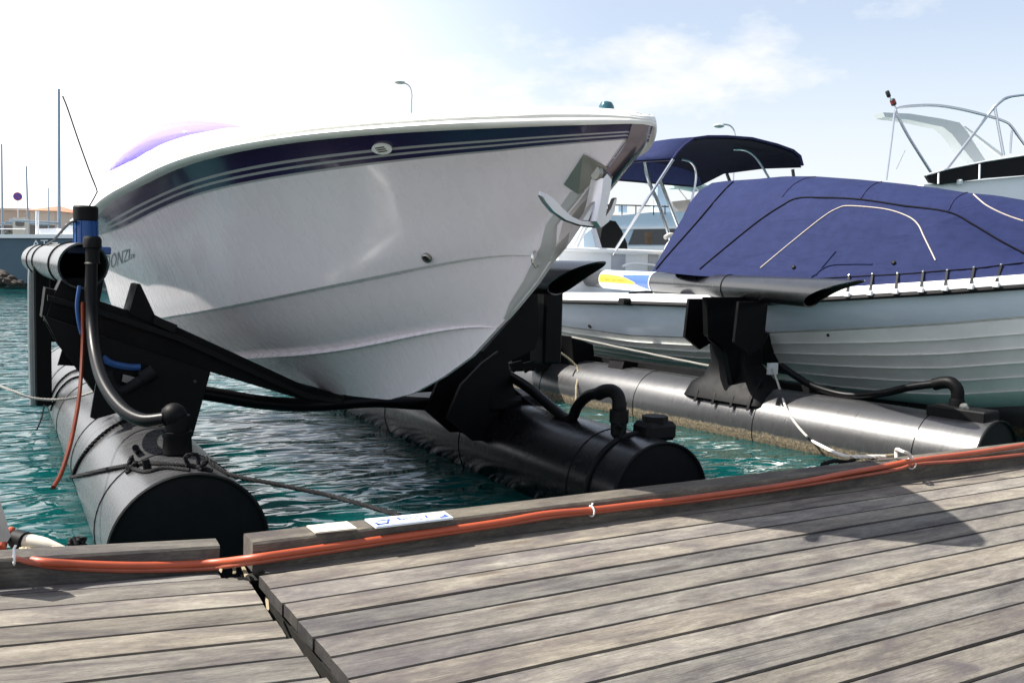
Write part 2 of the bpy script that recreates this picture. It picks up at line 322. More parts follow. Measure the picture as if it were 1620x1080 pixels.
    km = nn('ShaderNodeMath'); km.operation = 'MULTIPLY'; km.inputs[1].default_value = 0.8; l(kn.outputs['Color'], km.inputs[0])
    c = mixc(c, kc.outputs[0], km.outputs[0], 'MIX')
    v2 = nn('ShaderNodeTexVoronoi'); v2.inputs['Scale'].default_value = 1.0; mv2 = nn('ShaderNodeMapping'); mv2.inputs['Scale'].default_value = (0.8, 4.1, 1.0); mv2.inputs['Location'].default_value = (3.3, 1.7, 0); l(ad.outputs[0], mv2.inputs['Vector']); l(mv2.outputs['Vector'], v2.inputs['Vector'])
    k2 = ramp(v2.outputs['Distance'], [(0.0, 0.9), (0.05, 0.6), (0.075, 0.0)]); kl_ = nn('ShaderNodeRGB'); kl_.outputs[0].default_value = (0.36, 0.32, 0.25, 1); k3 = nn('ShaderNodeMath'); k3.operation = 'MULTIPLY'; k3.inputs[1].default_value = 0.7; l(k2.outputs['Color'], k3.inputs[0]); c = mixc(c, kl_.outputs[0], k3.outputs[0], 'MIX')
    hs = nn('ShaderNodeHueSaturation'); mr = nn('ShaderNodeMapRange'); mr.inputs['To Min'].default_value = 0.74; mr.inputs['To Max'].default_value = 1.26; l(oi.outputs['Random'], mr.inputs['Value']); l(mr.outputs['Result'], hs.inputs['Value']); l(c, hs.inputs['Color'])
    hs.inputs['Saturation'].default_value = 1.0
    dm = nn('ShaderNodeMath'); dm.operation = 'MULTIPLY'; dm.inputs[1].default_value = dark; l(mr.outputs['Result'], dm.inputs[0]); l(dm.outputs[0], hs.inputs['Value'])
    tr = nn('ShaderNodeMath'); tr.operation = 'MULTIPLY'; tr.inputs[1].default_value = 7.31; l(oi.outputs['Random'], tr.inputs[0]); fr_ = nn('ShaderNodeMath'); fr_.operation = 'FRACT'; l(tr.outputs[0], fr_.inputs[0]); tn = ramp(fr_.outputs[0], [(0.0, (0.94, 0.97, 1.04)), (0.5, (1.0, 0.99, 0.99)), (1.0, (1.05, 1.0, 0.93))]); fin_ = mixc(hs.outputs['Color'], tn.outputs['Color'], 1.0)
    l(fin_, b.inputs['Base Color']); b.inputs['Roughness'].default_value = 0.82; b.inputs['Specular IOR Level'].default_value = 0.3
    bp = nn('ShaderNodeBump'); bp.inputs['Strength'].default_value = 0.55; bp.inputs['Distance'].default_value = 0.004; l(fib.outputs['Color'], bp.inputs['Height']); l(bp.outputs['Normal'], b.inputs['Normal'])
    return m
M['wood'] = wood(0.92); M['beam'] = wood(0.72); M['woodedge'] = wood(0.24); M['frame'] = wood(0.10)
def water_mat():
    m = bpy.data.materials.new('sea_water'); m.use_nodes = True; t = m.node_tree; b = t.nodes['Principled BSDF']; l = t.links.new; nn = t.nodes.new
    b.subsurface_method = 'BURLEY'; b.inputs['Subsurface Weight'].default_value = 1.0; b.inputs['Subsurface Radius'].default_value = (0.5, 1.0, 0.95); b.inputs['Subsurface Scale'].default_value = 1.6
    b.inputs['Base Color'].default_value = (0.002, 0.052, 0.052, 1); b.inputs['Roughness'].default_value = 0.03; b.inputs['IOR'].default_value = 1.33
    g = nn('ShaderNodeNewGeometry')
    def noise(scale, st, det, rough=0.5, dist=0.0):
        mpn = nn('ShaderNodeMapping'); mpn.inputs['Scale'].default_value = st; mpn.inputs['Rotation'].default_value = (0, 0, math.radians(-25)); n = nn('ShaderNodeTexNoise'); n.inputs['Scale'].default_value = scale; n.inputs['Detail'].default_value = det; n.inputs['Roughness'].default_value = rough; n.inputs['Distortion'].default_value = dist
        l(g.outputs['Position'], mpn.inputs['Vector']); l(mpn.outputs['Vector'], n.inputs['Vector']); return n.outputs['Fac']
    def bump(h, s, d, prev=None):
        bp = nn('ShaderNodeBump'); bp.inputs['Strength'].default_value = s; bp.inputs['Distance'].default_value = d; l(h, bp.inputs['Height'])
        if prev: l(prev, bp.inputs['Normal'])
        return bp.outputs['Normal']
    n1 = bump(noise(0.9, (1, 1.9, 1), 1, 0.5, 0.7), 0.85, 0.125)
    n2 = bump(noise(2.4, (1, 1.9, 1), 1, 0.45, 0.9), 0.9, 0.052, n1)
    n3 = bump(noise(13.0, (1, 1.6, 1), 1, 0.5), 0.6, 0.0028, n2)
    l(n3, b.inputs['Normal'])
    return m
M['water'] = water_mat()
def weed_mat():
    # the far pontoon: black plastic with a band of brown growth at the waterline
    m = mat('weedy_black_polyethylene', (0.036, 0.036, 0.038), 0.30, var=0.25, vscale=14, rvar=0.03, bump=0.05, bscale=60, spec=1.0, stretch=(0.6, 5, 0.6)); t = m.node_tree; b = t.nodes['Principled BSDF']; l = t.links.new; nn = t.nodes.new
    g = nn('ShaderNodeNewGeometry'); s = nn('ShaderNodeSeparateXYZ'); l(g.outputs['Position'], s.inputs[0])
    n = nn('ShaderNodeTexNoise'); n.inputs['Scale'].default_value = 14; n.inputs['Detail'].default_value = 7; n.inputs['Roughness'].default_value = 0.75; l(g.outputs['Position'], n.inputs['Vector'])
    a = nn('ShaderNodeMath'); a.operation = 'MULTIPLY_ADD'; a.inputs[1].default_value = -0.10; l(n.outputs['Fac'], a.inputs[0]); l(s.outputs['Z'], a.inputs[2])
    mr = nn('ShaderNodeMapRange'); mr.inputs['From Min'].default_value = -0.175; mr.inputs['From Max'].default_value = -0.145; mr.inputs['To Min'].default_value = 1; mr.inputs['To Max'].default_value = 0; l(a.outputs[0], mr.inputs['Value'])
    n2 = nn('ShaderNodeTexNoise'); n2.inputs['Scale'].default_value = 45; n2.inputs['Detail'].default_value = 5; l(g.outputs['Position'], n2.inputs['Vector'])
    r = nn('ShaderNodeValToRGB'); r.color_ramp.elements[0].position = 0.35; r.color_ramp.elements[1].position = 0.68; r.color_ramp.elements[0].color = (0.03, 0.022, 0.012, 1); r.color_ramp.elements[1].color = (0.24, 0.18, 0.10, 1); l(n2.outputs['Fac'], r.inputs['Fac'])
    old = b.inputs['Base Color'].links[0].from_socket; mx_ = nn('ShaderNodeMix'); mx_.data_type = 'RGBA'; l(old, mx_.inputs['A']); l(r.outputs['Color'], mx_.inputs['B']); l(mr.outputs['Result'], mx_.inputs['Factor']); l(mx_.outputs['Result'], b.inputs['Base Color'])
    oldr = b.inputs['Roughness'].links[0].from_socket; m2 = nn('ShaderNodeMath'); m2.operation = 'MULTIPLY_ADD'; m2.inputs[1].default_value = 0.5; l(mr.outputs['Result'], m2.inputs[0]); l(oldr, m2.inputs[2]); l(m2.outputs[0], b.inputs['Roughness'])
    return m
M['weed'] = weed_mat()
M['polypipe'] = mat('black_pipe', (0.011, 0.011, 0.012), 0.25, var=0.3, vscale=9, rvar=0.03, spec=1.0)
M['polyshaded'] = mat('black_polyethylene_shaded', (0.005, 0.005, 0.006), 0.26, var=0.3, vscale=6, rvar=0.04, spec=0.45)  # darker copy of the pontoon plastic: the speedboat's shade put into its colour
# ================================================================ setting
WZ = -0.21
b = MB(); 
b.add([(-260, -60, WZ), (420, -60, WZ), (420, 420, WZ), (-260, 420, WZ)], [(0, 1, 2, 3)])
tag(b.build('water', M['water']), 'dark green rippled harbour water', kind='structure')
M['bed'] = mat('quay_stone', (0.30, 0.27, 0.24), 0.9, var=0.3, vscale=1.2, bump=0.5, bscale=6)
M['earth'] = mat('ground_far', (0.24, 0.22, 0.18), 0.95, var=0.25, vscale=0.2)
b = MB()
b.box((60, 262, -0.3), (720, 400, 2.6)); b.box((60, 62.2, 1.06), (720, 0.5, 0.12), m=0)
tag(b.build('quay', [M['bed']]), 'low stone quay across the harbour', kind='structure')

# ---- right dock: planks run along X, the near end at X = 0.92
PW, DK = 0.1667, 0.30
def plank_mesh(Lx, w, h, seg=0.3, seed=0, ch=0.007, wob=0.0013):
    rs = np.random.RandomState(seed); n = max(3, int(Lx / seg)); xs = np.linspace(0, Lx, n)
    kx = rs.rand(4) * 6; f = lambda x, q: wob * (math.sin(x * 2.3 + kx[q]) + 0.7 * math.sin(x * 5.9 + kx[(q + 1) % 4]) + 0.5 * math.sin(x * 13.1 + kx[(q + 2) % 4]))
    b = MB(); rows = []; e0 = rs.rand() * 0.006
    for i, x in enumerate(xs):
        a = f(x, 0); c = f(x, 2); t = f(x, 1) * 0.5; xx = x + (e0 if i == 0 else 0)
        rows.append([(xx, a, -h), (xx, a, -ch), (xx, a + ch * 0.7, t - 0.001), (xx, w / 2, t + 0.0008), (xx, w + c - ch * 0.7, t - 0.001), (xx, w + c, -ch), (xx, w + c, -h)])
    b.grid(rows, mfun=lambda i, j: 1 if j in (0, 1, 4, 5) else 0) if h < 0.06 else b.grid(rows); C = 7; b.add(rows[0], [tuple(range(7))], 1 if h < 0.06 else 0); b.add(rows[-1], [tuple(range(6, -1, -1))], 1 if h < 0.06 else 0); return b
def put(mb, name, parent, loc, R=None):
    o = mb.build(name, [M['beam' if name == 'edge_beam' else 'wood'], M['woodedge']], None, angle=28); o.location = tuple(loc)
    if R is not None: o.rotation_euler = R
    o.parent = parent; return o
fr = MB()
for x in (1.05, 2.2, 3.6, 5.0, 6.4, 7.8, 9.2, 10.6): fr.box((x, 0.6, DK - 0.145), (0.09, 5.7, 0.20))
fr.box((0.965, 0.6, DK - 0.25), (0.05, 5.7, 0.34)); fr.box((6.4, 3.62, DK - 0.175), (11, 0.09, 0.24))
for x in (2.0, 5.5, 9.0): fr.box((x, 0.6, DK - 0.40), (1.1, 5.4, 0.30))
dock = tag(fr.build('dock', M['frame']), 'weathered grey plank dock section filling the right and middle foreground', kind='structure')
y = 3.478; k = 0
while y > -2.2:
    w = PW - 0.0068 + random.uniform(-0.004, 0.002)
    if k == 0: put(plank_mesh(11.2, 0.13, 0.045, 0.3, 900), 'plank', dock, (0.955, 3.487, DK - 0.006))
    y0 = y - PW
    put(plank_mesh(11.2 + random.uniform(-0.01, 0.01), w, 0.046, 0.3, k), 'plank', dock, (0.917 + random.uniform(-0.006, 0.008), y0 + 0.004, DK + random.uniform(-0.0008, 0.0008)), (random.uniform(-0.003, 0.003), random.uniform(-0.0001, 0.0001), random.uniform(-0.0004, 0.0004)))
    y = y0; k += 1
put(plank_mesh(11.0, 0.142, 0.118, 0.5, 501, 0.010, 0.0025), 'edge_beam', dock, (0.912, 3.540, DK + 0.107))
# ---- left dock: another section, lower and a little skewed
Q = np.array([0.884, 3.438, 0.26]); ex = np.array([0.825, -0.050, -0.040]); ex /= np.linalg.norm(ex)
ez = np.array([0.04 * 0.999, 0.004, 0.999]); ez = ez - ex * (ez @ ex); ez /= np.linalg.norm(ez); ey = np.cross(ez, ex)
RL = Matrix((tuple(ex), tuple(ey), tuple(ez))).transposed().to_euler()
def lp(x, y, z=0.0): return Q + ex * x + ey * y + ez * z
fr = MB(); RM = np.array([ex, ey, ez]).T
for x in (-0.15, -1.3, -2.6, -3.9): fr.box(lp(x, -2.3, -0.13), (0.09, 5.2, 0.17), R=RM)
fr.box(lp(-2.5, -2.0, -0.36), (3.2, 4.6, 0.28), R=RM)
dock2 = tag(fr.build('dock', M['frame']), 'weathered grey plank dock section in the lower left corner', kind='structure')
for k in range(-1, 30):
    yy = -PW * k if k >= 0 else PW; w = PW - 0.0066 + random.uniform(-0.0035, 0.002)
    y0 = 0.003 - PW * k
    if k == -1: 
        put(plank_mesh(5.2, 0.075, 0.044, 0.3, 777), 'plank', dock2, lp(-5.28, 2 * PW + 0.004 - PW, -0.004), RL)
        continue
    xe = 0.012 * 0 - 0.006 + 0.02 * random.random() - 0.058 * y0 * -1 * 0 + (0.05 * (-y0))
    put(plank_mesh(5.2, w, 0.045, 0.3, 300 + k), 'plank', dock2, lp(xe - 5.2, y0, random.uniform(-0.0008, 0.0008)), RL)
put(plank_mesh(5.15, 0.165, 0.0445, 0.3, 778), 'plank', dock2, lp(-5.16, 0.004 , -0.003) + ey * 0.0 if False else lp(-5.24, 0.245, -0.012), RL)
put(plank_mesh(5.0, 0.125, 0.125, 0.5, 502, 0.010, 0.002), 'edge_beam', dock2, lp(-5.075, 0.262, 0.098), RL)
# ================================================================ white speedboat on the lift
TH = math.radians(5); HA = np.array([-math.sin(TH), math.cos(TH)]); HN = np.array([-math.cos(TH), -math.sin(TH)]); HT = np.array([2.655, 3.44])
def hp(s, b, z): xy = HT + HA * s + HN * b; return np.array([xy[0], xy[1], z])
HC3 = (np.array([*HT, 1.0]), np.array([*HN, 0.0]))
def on_center(x, y):
    p = at(x, y, P=HC3); return (p[:2] - HT) @ HA, p[2]
def trace_rows(trace, bf, ss, pf, slim, fit=0):
    tr = sorted(trace); tx = [p[0] for p in tr]; ty = [p[1] for p in tr]; out = []
    for s in ss:
        z = 1.5; q = min(s, slim)
        for _ in range(8):
            px, py, dz = proj(pf(q, bf(q), z)); z += (py - np.interp(px, tx, ty)) / F * dz
        out.append(z)
    out = np.array(out); ss = np.array(ss)
    if fit:
        k_ = ss <= slim + 0.01; out[k_] = np.polyval(np.polyfit(ss[k_], out[k_], fit), ss[k_])
    za = np.interp(slim - 0.8, ss, out); zb = np.interp(slim, ss, out); sl_ = (zb - za) / 0.8
    for i, s in enumerate(ss):
        if s > slim: out[i] = zb + sl_ * 0.55 * (1 - math.exp(-(s - slim) / 1.4)) * 1.4
    return out
SEND = 7.4
stem_px = [(1008, 200), (1006, 222), (975, 268), (930, 325), (902, 356), (892, 388), (873, 416), (853, 446), (808, 501), (777, 532), (754, 559), (724, 582), (693, 603), (655, 622)]
stem = np.array([on_center(*p) for p in stem_px]); stem[0, 0] = 0.03; stem[1, 0] = 0.05
def stem_at_z(z): return np.interp(-z, -stem[:, 1], stem[:, 0])
def sup(B, s0, Lq, p, b0=0.0): return lambda s: b0 + B * (1 - (1 - min(max(s - s0, 0), Lq) / Lq) ** p)
bs0 = sup(1.25, 0, 3.3, 2.3, 0.05)
tap = lambda s: 1 - 0.17 * max(0, min(1, (s - 4.2) / 3.0)) ** 1.6
bs = lambda s: bs0(s) * tap(s)
ch0 = on_center(878, 366)[0]; st0 = on_center(790, 518)[0]
bc0 = sup(0.84, ch0, 3.4, 2.1, 0.015); bc = lambda s: bc0(s) * tap(s); bk = sup(0.46, st0, 3.4, 2.0, 0.01)
TR = dict(
 sheer=[(120, 370), (145, 350), (160, 333), (193, 307), (250, 280), (307, 257), (367, 240), (427, 228), (493, 220), (560, 215), (627, 210), (700, 207), (734, 203), (829, 199), (923, 195), (986, 193), (1010, 198)],
 band=[(150, 388), (160, 377), (227, 347), (267, 325), (310, 311), (367, 295), (460, 278), (560, 265), (640, 255), (734, 244), (829, 236), (923, 229), (967, 225), (1005, 224)],
 knuck=[(230, 482), (273, 473), (340, 456), (460, 430), (560, 411), (627, 399), (700, 388), (766, 378), (850, 362), (890, 350)],
 chine=[(245, 505), (341, 487), (393, 480), (480, 457), (560, 443), (640, 430), (681, 416), (766, 395), (835, 381), (878, 366)],
 strake=[(300, 585), (375, 568), (480, 562), (540, 555), (636, 536), (712, 518), (758, 511), (790, 505)],
 keel=[(480, 612), (495, 608), (520, 618), (560, 627), (617, 631), (655, 622), (693, 603)])
bband = lambda s: bc(s) + (bs(s) - bc(s)) * (0.70 - 0.04 * math.exp(-s))
bkn = lambda s: bc(s) + (bs(s) - bc(s)) * 0.10 + 0.012
bkeel = lambda s: 0.012
NT = 72; tt = np.linspace(0, 1, NT)
def rowpts(tr, bf, slim, s_start=None):
    s0 = stem[0, 0] if s_start is None else s_start
    ss = s0 + (SEND - s0) * tt ** 1.7
    zz = trace_rows(TR[tr], bf, ss, hp, slim, 0 if tr == 'keel' else 5); bb = np.array([bf(s) for s in ss]); bb[0] = 0.012
    return np.stack([ss, bb, zz], 1)
zk0 = 0.70
R_ = {}
R_['sheer'] = rowpts('sheer', bs, 5.4, 0.02)
R_['band'] = rowpts('band', bband, 5.2, stem_at_z(2.08))
R_['knuck'] = rowpts('knuck', bkn, 5.6, stem_at_z(1.735))
R_['chine'] = rowpts('chine', bc, 5.4, ch0)
R_['strake'] = rowpts('strake', bk, 5.0, st0)
R_['keel'] = rowpts('keel', bkeel, 3.0, 2.0)
KZ = np.interp(2.0, stem[:, 0], stem[:, 1])
for k_ in ('band', 'knuck', 'chine', 'strake'):
    r = R_[k_]; z0 = np.interp(r[0, 0], stem[:, 0], stem[:, 1]); dz = z0 - r[0, 2]; r[:, 2] += dz * np.exp(-(r[:, 0] - r[0, 0]) / 0.25)
r = R_['keel']; r[:, 2] = np.interp(r[:, 0], list(stem[:, 0]) + [2.437, 3.0, 3.6, 5.0, SEND], list(stem[:, 1]) + [0.565, 0.515, 0.485, 0.45, 0.42]); r[0, 2] = KZ
for k_, lo in (('strake', 'keel'),):
    r = R_[k_]; kz = np.interp(r[:, 0], R_[lo][:, 0], R_[lo][:, 2]); kz = np.where(r[:, 0] < 2.0, np.interp(r[:, 0], stem[:, 0], stem[:, 1]), kz); r[:, 2] = np.maximum(r[:, 2], kz + r[:, 1] * 0.30)
def between(a, c, f, bulge=0.0):
    A_ = R_[a]; C_ = R_[c]; P_ = A_ * (1 - f) + C_ * f
    z0 = A_[0, 2] * (1 - f) + C_[0, 2] * f; sx0 = stem_at_z(z0); w = (1 - tt) ** 5
    P_[:, 0] += (sx0 - P_[0, 0]) * w
    P_[:, 1] -= bulge * 4 * f * (1 - f) * np.minimum(1, tt * 4) 
    P_[0, 1] = 0.012
    return P_
rows = []; names = []
def push(r, m): rows.append(r); names.append(m)
push(R_['sheer'], 'navy')
for f, m in ((0.30, 'navy'), (0.50, 'pin'), (0.585, 'navy'), (0.70, 'pin'), (0.78, 'navy'), (0.925, 'pin')): push(between('sheer', 'band', f, 0.01), m)
push(R_['band'], 'gel')
for f in (0.25, 0.5, 0.75): push(between('band', 'knuck', f, 0.02), 'gel')
push(R_['knuck'], 'gel')
push(between('knuck', 'chine', 0.55), 'gel')
c_ = R_['chine'].copy(); push(c_, 'gel')
e = np.minimum(1, tt * 3)
c2 = c_.copy(); c2[:, 1] -= 0.045 * e; c2[:, 2] -= 0.012 * e; push(c2, 'gel')
R_['chi'] = c2
push(between('chi', 'strake', 0.33, -0.012), 'gel'); push(between('chi', 'strake', 0.7, -0.01), 'gel')
s_ = R_['strake'].copy(); s_u = s_.copy(); s_u[:, 1] -= 0.008 * e; s_u[:, 2] += 0.028 * e; push(s_u, 'gel')
s_[:, 1] += 0.022 * e; push(s_, 'gel'); s2 = s_.copy(); s2[:, 1] -= 0.05 * e; s2[:, 2] -= 0.006 * e; push(s2, 'gel')
R_['sti'] = s2
push(between('sti', 'keel', 0.4, -0.01), 'gel'); push(between('sti', 'keel', 0.75, -0.008), 'gel')
push(R_['keel'], 'gel')
boat = thing('speedboat', (*(HT + HA * 3.0), 0.5), 'large white speedboat with navy pinstriped band, raised with its bow over the dock', 'speedboat')
mi = {'gel': 0, 'navy': 1, 'pin': 2}
hb = MB()
for sgn in (1, -1):
    hb.grid([[hp(p[0], sgn * p[1], p[2]) for p in r] for r in rows], mfun=lambda i, j: mi[names[i]])
hb.grid([[hp(r[0, 0], q * r[0, 1], r[0, 2]) for q in (1, -1)] for r in rows])
hb.grid([[hp(r[-1, 0], q * r[-1, 1], r[-1, 2]) for q in (1, -1)] for r in rows])
hb.grid([[hp(p[0], q * p[1], p[2]) for p in R_['keel']] for q in (1, -1)])
hull = hb.build('hull', [M['gel'], M['navy'], M['pin']], boat, angle=24, merge=True)
HB = bvh_of(hull)
# rub rail round the bow
sh = R_['sheer']
pathS = [(p[0], p[1], p[2]) for p in sh]
full = [(s, b_, z) for s, b_, z in pathS[:0:-1]] + [(0.0, 0.03, sh[0, 2]), (-0.012, 0, sh[0, 2]), (0.0, -0.03, sh[0, 2])] + [(s, -b_, z) for s, b_, z in pathS[1:]]
full = [f for f in full]
prof0 = [(-0.02, -0.006), (0.045, -0.012), (0.068, 0.002), (0.075, 0.020), (0.068, 0.038), (0.054, 0.044), (0.056, 0.052), (0.063, 0.062), (0.058, 0.076), (0.044, 0.082), (0.044, 0.090), (0.030, 0.112), (-0.02, 0.128), (-0.08, 0.132)]
prof = [(o_, u_ * 0.68) for o_, u_ in prof0]
F2 = np.array(full); rails = []
for i in range(len(F2)):
    d = F2[min(i + 1, len(F2) - 1)][:2] - F2[max(i - 1, 0)][:2]; d /= np.linalg.norm(d); nrm = np.array([d[1], -d[0]])   # outward in (s,b)
    if nrm @ (F2[i][:2] - np.array([4.0, 0])) < 0: nrm = -nrm
    sc_ = 0.15 + 0.85 * min(1, max(0, F2[i][0]) / 0.7)
    dr_ = 0.05 * math.exp(-max(0, F2[i][0]) / 0.13); rails.append([hp(F2[i][0] + nrm[0] * o_ * sc_, F2[i][1] + nrm[1] * o_ * sc_, F2[i][2] + u_ - dr_ * min(1, max(0, u_) / 0.08)) for o_, u_ in prof])
rb = MB(); rb.grid([list(c) for c in zip(*rails)])
part('rub_rail', rb, M['rail'], boat, angle=50)
# deck
db = MB(); drows = []
def crown(s): return np.interp(s, [0, 1, 2.5, 4, 5.5, 7, 9], [0.0, 0.05, 0.20, 0.48, 0.66, 0.70, 0.7])
ins = 0.07
for f in (0, 0.12, 0.3, 0.5, 0.75, 1.0, 1.25, 1.5, 1.7, 1.88, 2.0):
    row = []
    for s, b_, z in pathS:
        bb = max(b_ - ins, 0.004); h = z + 0.087 - 0.05 * math.exp(-max(0, s) / 0.13); x = 1 - f
        row.append(hp(max(s, 0.06) , bb * x, h + crown(s) * math.sqrt(max(0, 1 - abs(x) ** 2.2)) ))
    drows.append(row)
db.grid(drows)
deck = db.build('deck', M['deck'], boat, angle=50)
DB = bvh_of(deck)
# wrap-round windscreen
wb = MB(); w0 = []; w1 = []; w05 = []
for u in np.linspace(-1, 1, 33):
    a = abs(u); s = 4.9 + 1.6 * a ** 2; b_ = 0.98 * math.sin(u * math.pi / 2 * 0.98)
    z = float(np.interp(s, sh[:, 0], sh[:, 2])) + 0.09 + crown(s) * math.sqrt(max(0, 1 - min(1, abs(b_) / 1.2) ** 2.2)) - 0.03
    hgt = 0.23 * (1 - a ** 5) * (0.10 + 0.90 * min(1, a * 1.7)) + 0.04
    w0.append(hp(s, b_, z)); w05.append(hp(s + 0.55 * hgt, b_ * 0.97, z + hgt * 0.55)); w1.append(hp(s + 1.3 * hgt, b_ * 0.9, z + hgt))
wb.grid([w0, w05, w1])
part('windshield', wb, M['purple'], boat, solid=0.008)
# hull-side vent with slats, drain, bow eye
def plate_on(bv, center, ax_px, polyuv, off, thick):
    """a small flat piece set on a surface: local axes from two neighbouring surface points"""
    c, n = hit(bv, *center); e1 = hit(bv, center[0] + ax_px[0], center[1] + ax_px[1])[0] - c; e1 -= n * (e1 @ n); e1 /= np.linalg.norm(e1); e2 = np.cross(n, e1)
    if e2[2] < 0: e2 = -e2
    return c, n, e1, e2, [c + e1 * u + e2 * v + n * off for u, v in polyuv], n * thick
el = [(0.062 * math.cos(a), 0.036 * math.sin(a)) for a in np.linspace(0, 2 * math.pi, 28, endpoint=False)]
c, n, e1, e2, poly, vec = plate_on(HB, (605, 234), (12, -2), el, 0.002, 0.010)
vb = MB(); vb.prism(poly, vec); vent = part('vent', vb, M['white'], boat)
for q in (-0.012, 0.002, 0.016):
    s_b = MB(); s_b.prism([c + e1 * u + e2 * v + n * 0.0125 for u, v in ((-0.030, q - 0.0022), (0.028, q - 0.0022), (0.028, q + 0.0022), (-0.030, q + 0.0022))], n * 0.003); part('slat', s_b, M['grim'], vent)
c, n, e1, e2, poly, vec = plate_on(HB, (676, 407), (10, -3), [(0, 0)], 0, 0)
vb = MB(); vb.lathe([(0.030, 0.0), (0.030, 0.014), (0.022, 0.02), (0.018, 0.008)], c, n, 20); part('drain', vb, M['steelb'], boat)
vb = MB(); vb.lathe([(0.017, 0.009), (0.016, 0.011)], c, n, 16); part('drain_hole', vb, M['blackin'], boat)
# stem guard of polished steel, following the stem
def side_hit(s, z, sgn):
    o_ = hp(s, sgn * 2.0, z); r = HB.ray_cast(Vector(o_), Vector((-HN[0] * sgn, -HN[1] * sgn, 0))); return None if r[0] is None else np.array(r[0]) + np.array([*HN, 0]) * sgn * 0.006
gs = []
for z in np.linspace(1.86, 1.20, 26):
    s0_ = stem_at_z(z); w_ = np.interp(z, [1.20, 1.30, 1.5, 1.6, 1.7, 1.86], [0.01, 0.05, 0.085, 0.085, 0.08, 0.08]); row = []
    for sgn, ws in ((1, (1.0, 0.66, 0.33, 0.08)), (-1, (0.08, 0.33, 0.66, 1.0))):
        for w2 in ws:
            p = side_hit(s0_ + 0.012 + w_ * w2, z + 0.0 * w2, sgn); row.append(p if p is not None else hp(s0_ + 0.012 + w_ * w2, 0.015 * sgn, z))
        if sgn == 1: row.append(hp(s0_ - 0.012, 0, z))
    gs.append(row)
gb = MB(); gb.grid(gs); part('stem_guard', gb, M['steelpl'], boat, angle=60)
c, n = hit(HB, 850, 408); t_ = np.array([0, 0, 1.0]) - n * n[2]; t_ /= np.linalg.norm(t_)
eb = MB(); eb.tube(smooth([c - t_ * 0.04, c - t_ * 0.038 + n * 0.03, c + n * 0.048, c + t_ * 0.038 + n * 0.03, c + t_ * 0.04], 5), 0.007, 8); part('bow_eye', eb, M['steel'], boat)
# square chafe plate on the flare
cpx = [(924, 243), (962, 263), (917, 306), (893, 290)]
pp = [hit(HB, *q, 0.008)[0] for q in cpx]
cb_ = MB(); cb_.prism(pp, hit(HB, 925, 275)[1] * 0.006); part('chafe_plate', cb_, M['steelb'], boat)
# bow roller channel: a bent steel trough under the rail
def cp(px, py): s, z = on_center(px, py); return s, z
ch_pts = [cp(1016, 192), cp(1004, 228), cp(980, 262), cp(952, 296)]
chs = smooth([np.array([s, 0, z]) for s, z in ch_pts], 5); rws = []
for i, p in enumerate(chs):
    d = chs[min(i + 1, len(chs) - 1)] - chs[max(i - 1, 0)]; d /= np.linalg.norm(d); back = np.array([-d[2], 0, d[0]]); back = back if back[0] > 0 else -back
    w_ = 0.062; rws.append([hp(*(p + back * q + np.array([0, l_, 0]))) for q, l_ in ((0.11, w_), (0.03, w_), (-0.004, w_ * 0.92), (-0.018, w_ * 0.5), (-0.022, 0), (-0.018, -w_ * 0.5), (-0.004, -w_ * 0.92), (0.03, -w_), (0.11, -w_))])
cb_ = MB(); cb_.grid(rws); part('bow_roller_channel', cb_, M['steeld'], boat, angle=45, solid=0.005)
ns, nz_ = cp(972, 158)
nb = MB(); c = hp(0.28, 0.0, float(np.interp(0.28, sh[:, 0], sh[:, 2])) + 0.088); nb.lathe([(0.040, 0), (0.040, 0.012), (0.036, 0.03), (0.026, 0.046), (0.008, 0.052)], c, n=18)
M['navlight'] = mat('dark_green_lens', (0.01, 0.07, 0.09), 0.15, coat=0.6); part('bow_light', nb, M['navlight'], boat)
# lettering on the hull side
def letter_on(bv, body, fpx, off, name, mt, parent, shear=0.0, res=2):
    uv, fs = text_mesh(body, 1.0, shear, res); vs = []; ok = []
    for u, v in uv:
        p, n_ = hit(bv, *fpx(u, v), off); ok.append(p is not None); vs.append(p if p is not None else (0, 0, 0))
    fs = [f for f in fs if all(ok[i] for i in f)]
    b_ = MB(); b_.add(vs, fs); return b_.build(name, mt, parent, fix=False)
letter_on(HB, 'DONZI', lambda u, v: (166 + 40 * u, (430 - 19 * u) * (1 - v) + (404 - 11 * u) * v), 0.003, 'lettering', M['letter'], boat, 0.15)
letter_on(HB, 'zx', lambda u, v: (206 + 8 * u, (410 - 3 * u) * (1 - v) + (403 - 2 * u) * v), 0.003, 'lettering', M['letter'], boat, 0.2)

# ---- the anchor hanging in the roller
anch = thing('anchor', hp(0.2, 0, 1.75), 'polished claw anchor hanging in the roller at the speedboat bow', 'anchor')
AS = on_center(940, 330)[0] - 0.10
AP = (hp(AS, 0, 1.7), np.array([*HA, 0.0]))
def ap(px, py): return at(px, py, P=AP)
side = np.array([*HN, 0]); fwd = -np.array([*HA, 0])
P = [ap(*q) for q in [(941, 283), (950, 276), (962, 286), (959, 304), (952, 326), (945, 357), (936, 360), (925, 350), (934, 320), (938, 300)]]; c_ = sum(P) / len(P); sb = MB(); rws = []
for sc_, d_ in ((0.62, -0.055), (0.92, -0.03), (1.0, 0.0), (0.95, 0.03)): rws.append([c_ + (p - c_) * np.array([sc_, sc_, 1.0]) - fwd * d_ for p in P])
sb.grid(rws, closed=True); n_ = len(P); sb.add(rws[0], [tuple(range(n_))]); sb.add(rws[-1], [tuple(range(n_ - 1, -1, -1))]); part('shank', sb, M['steelc'], anch, angle=35)
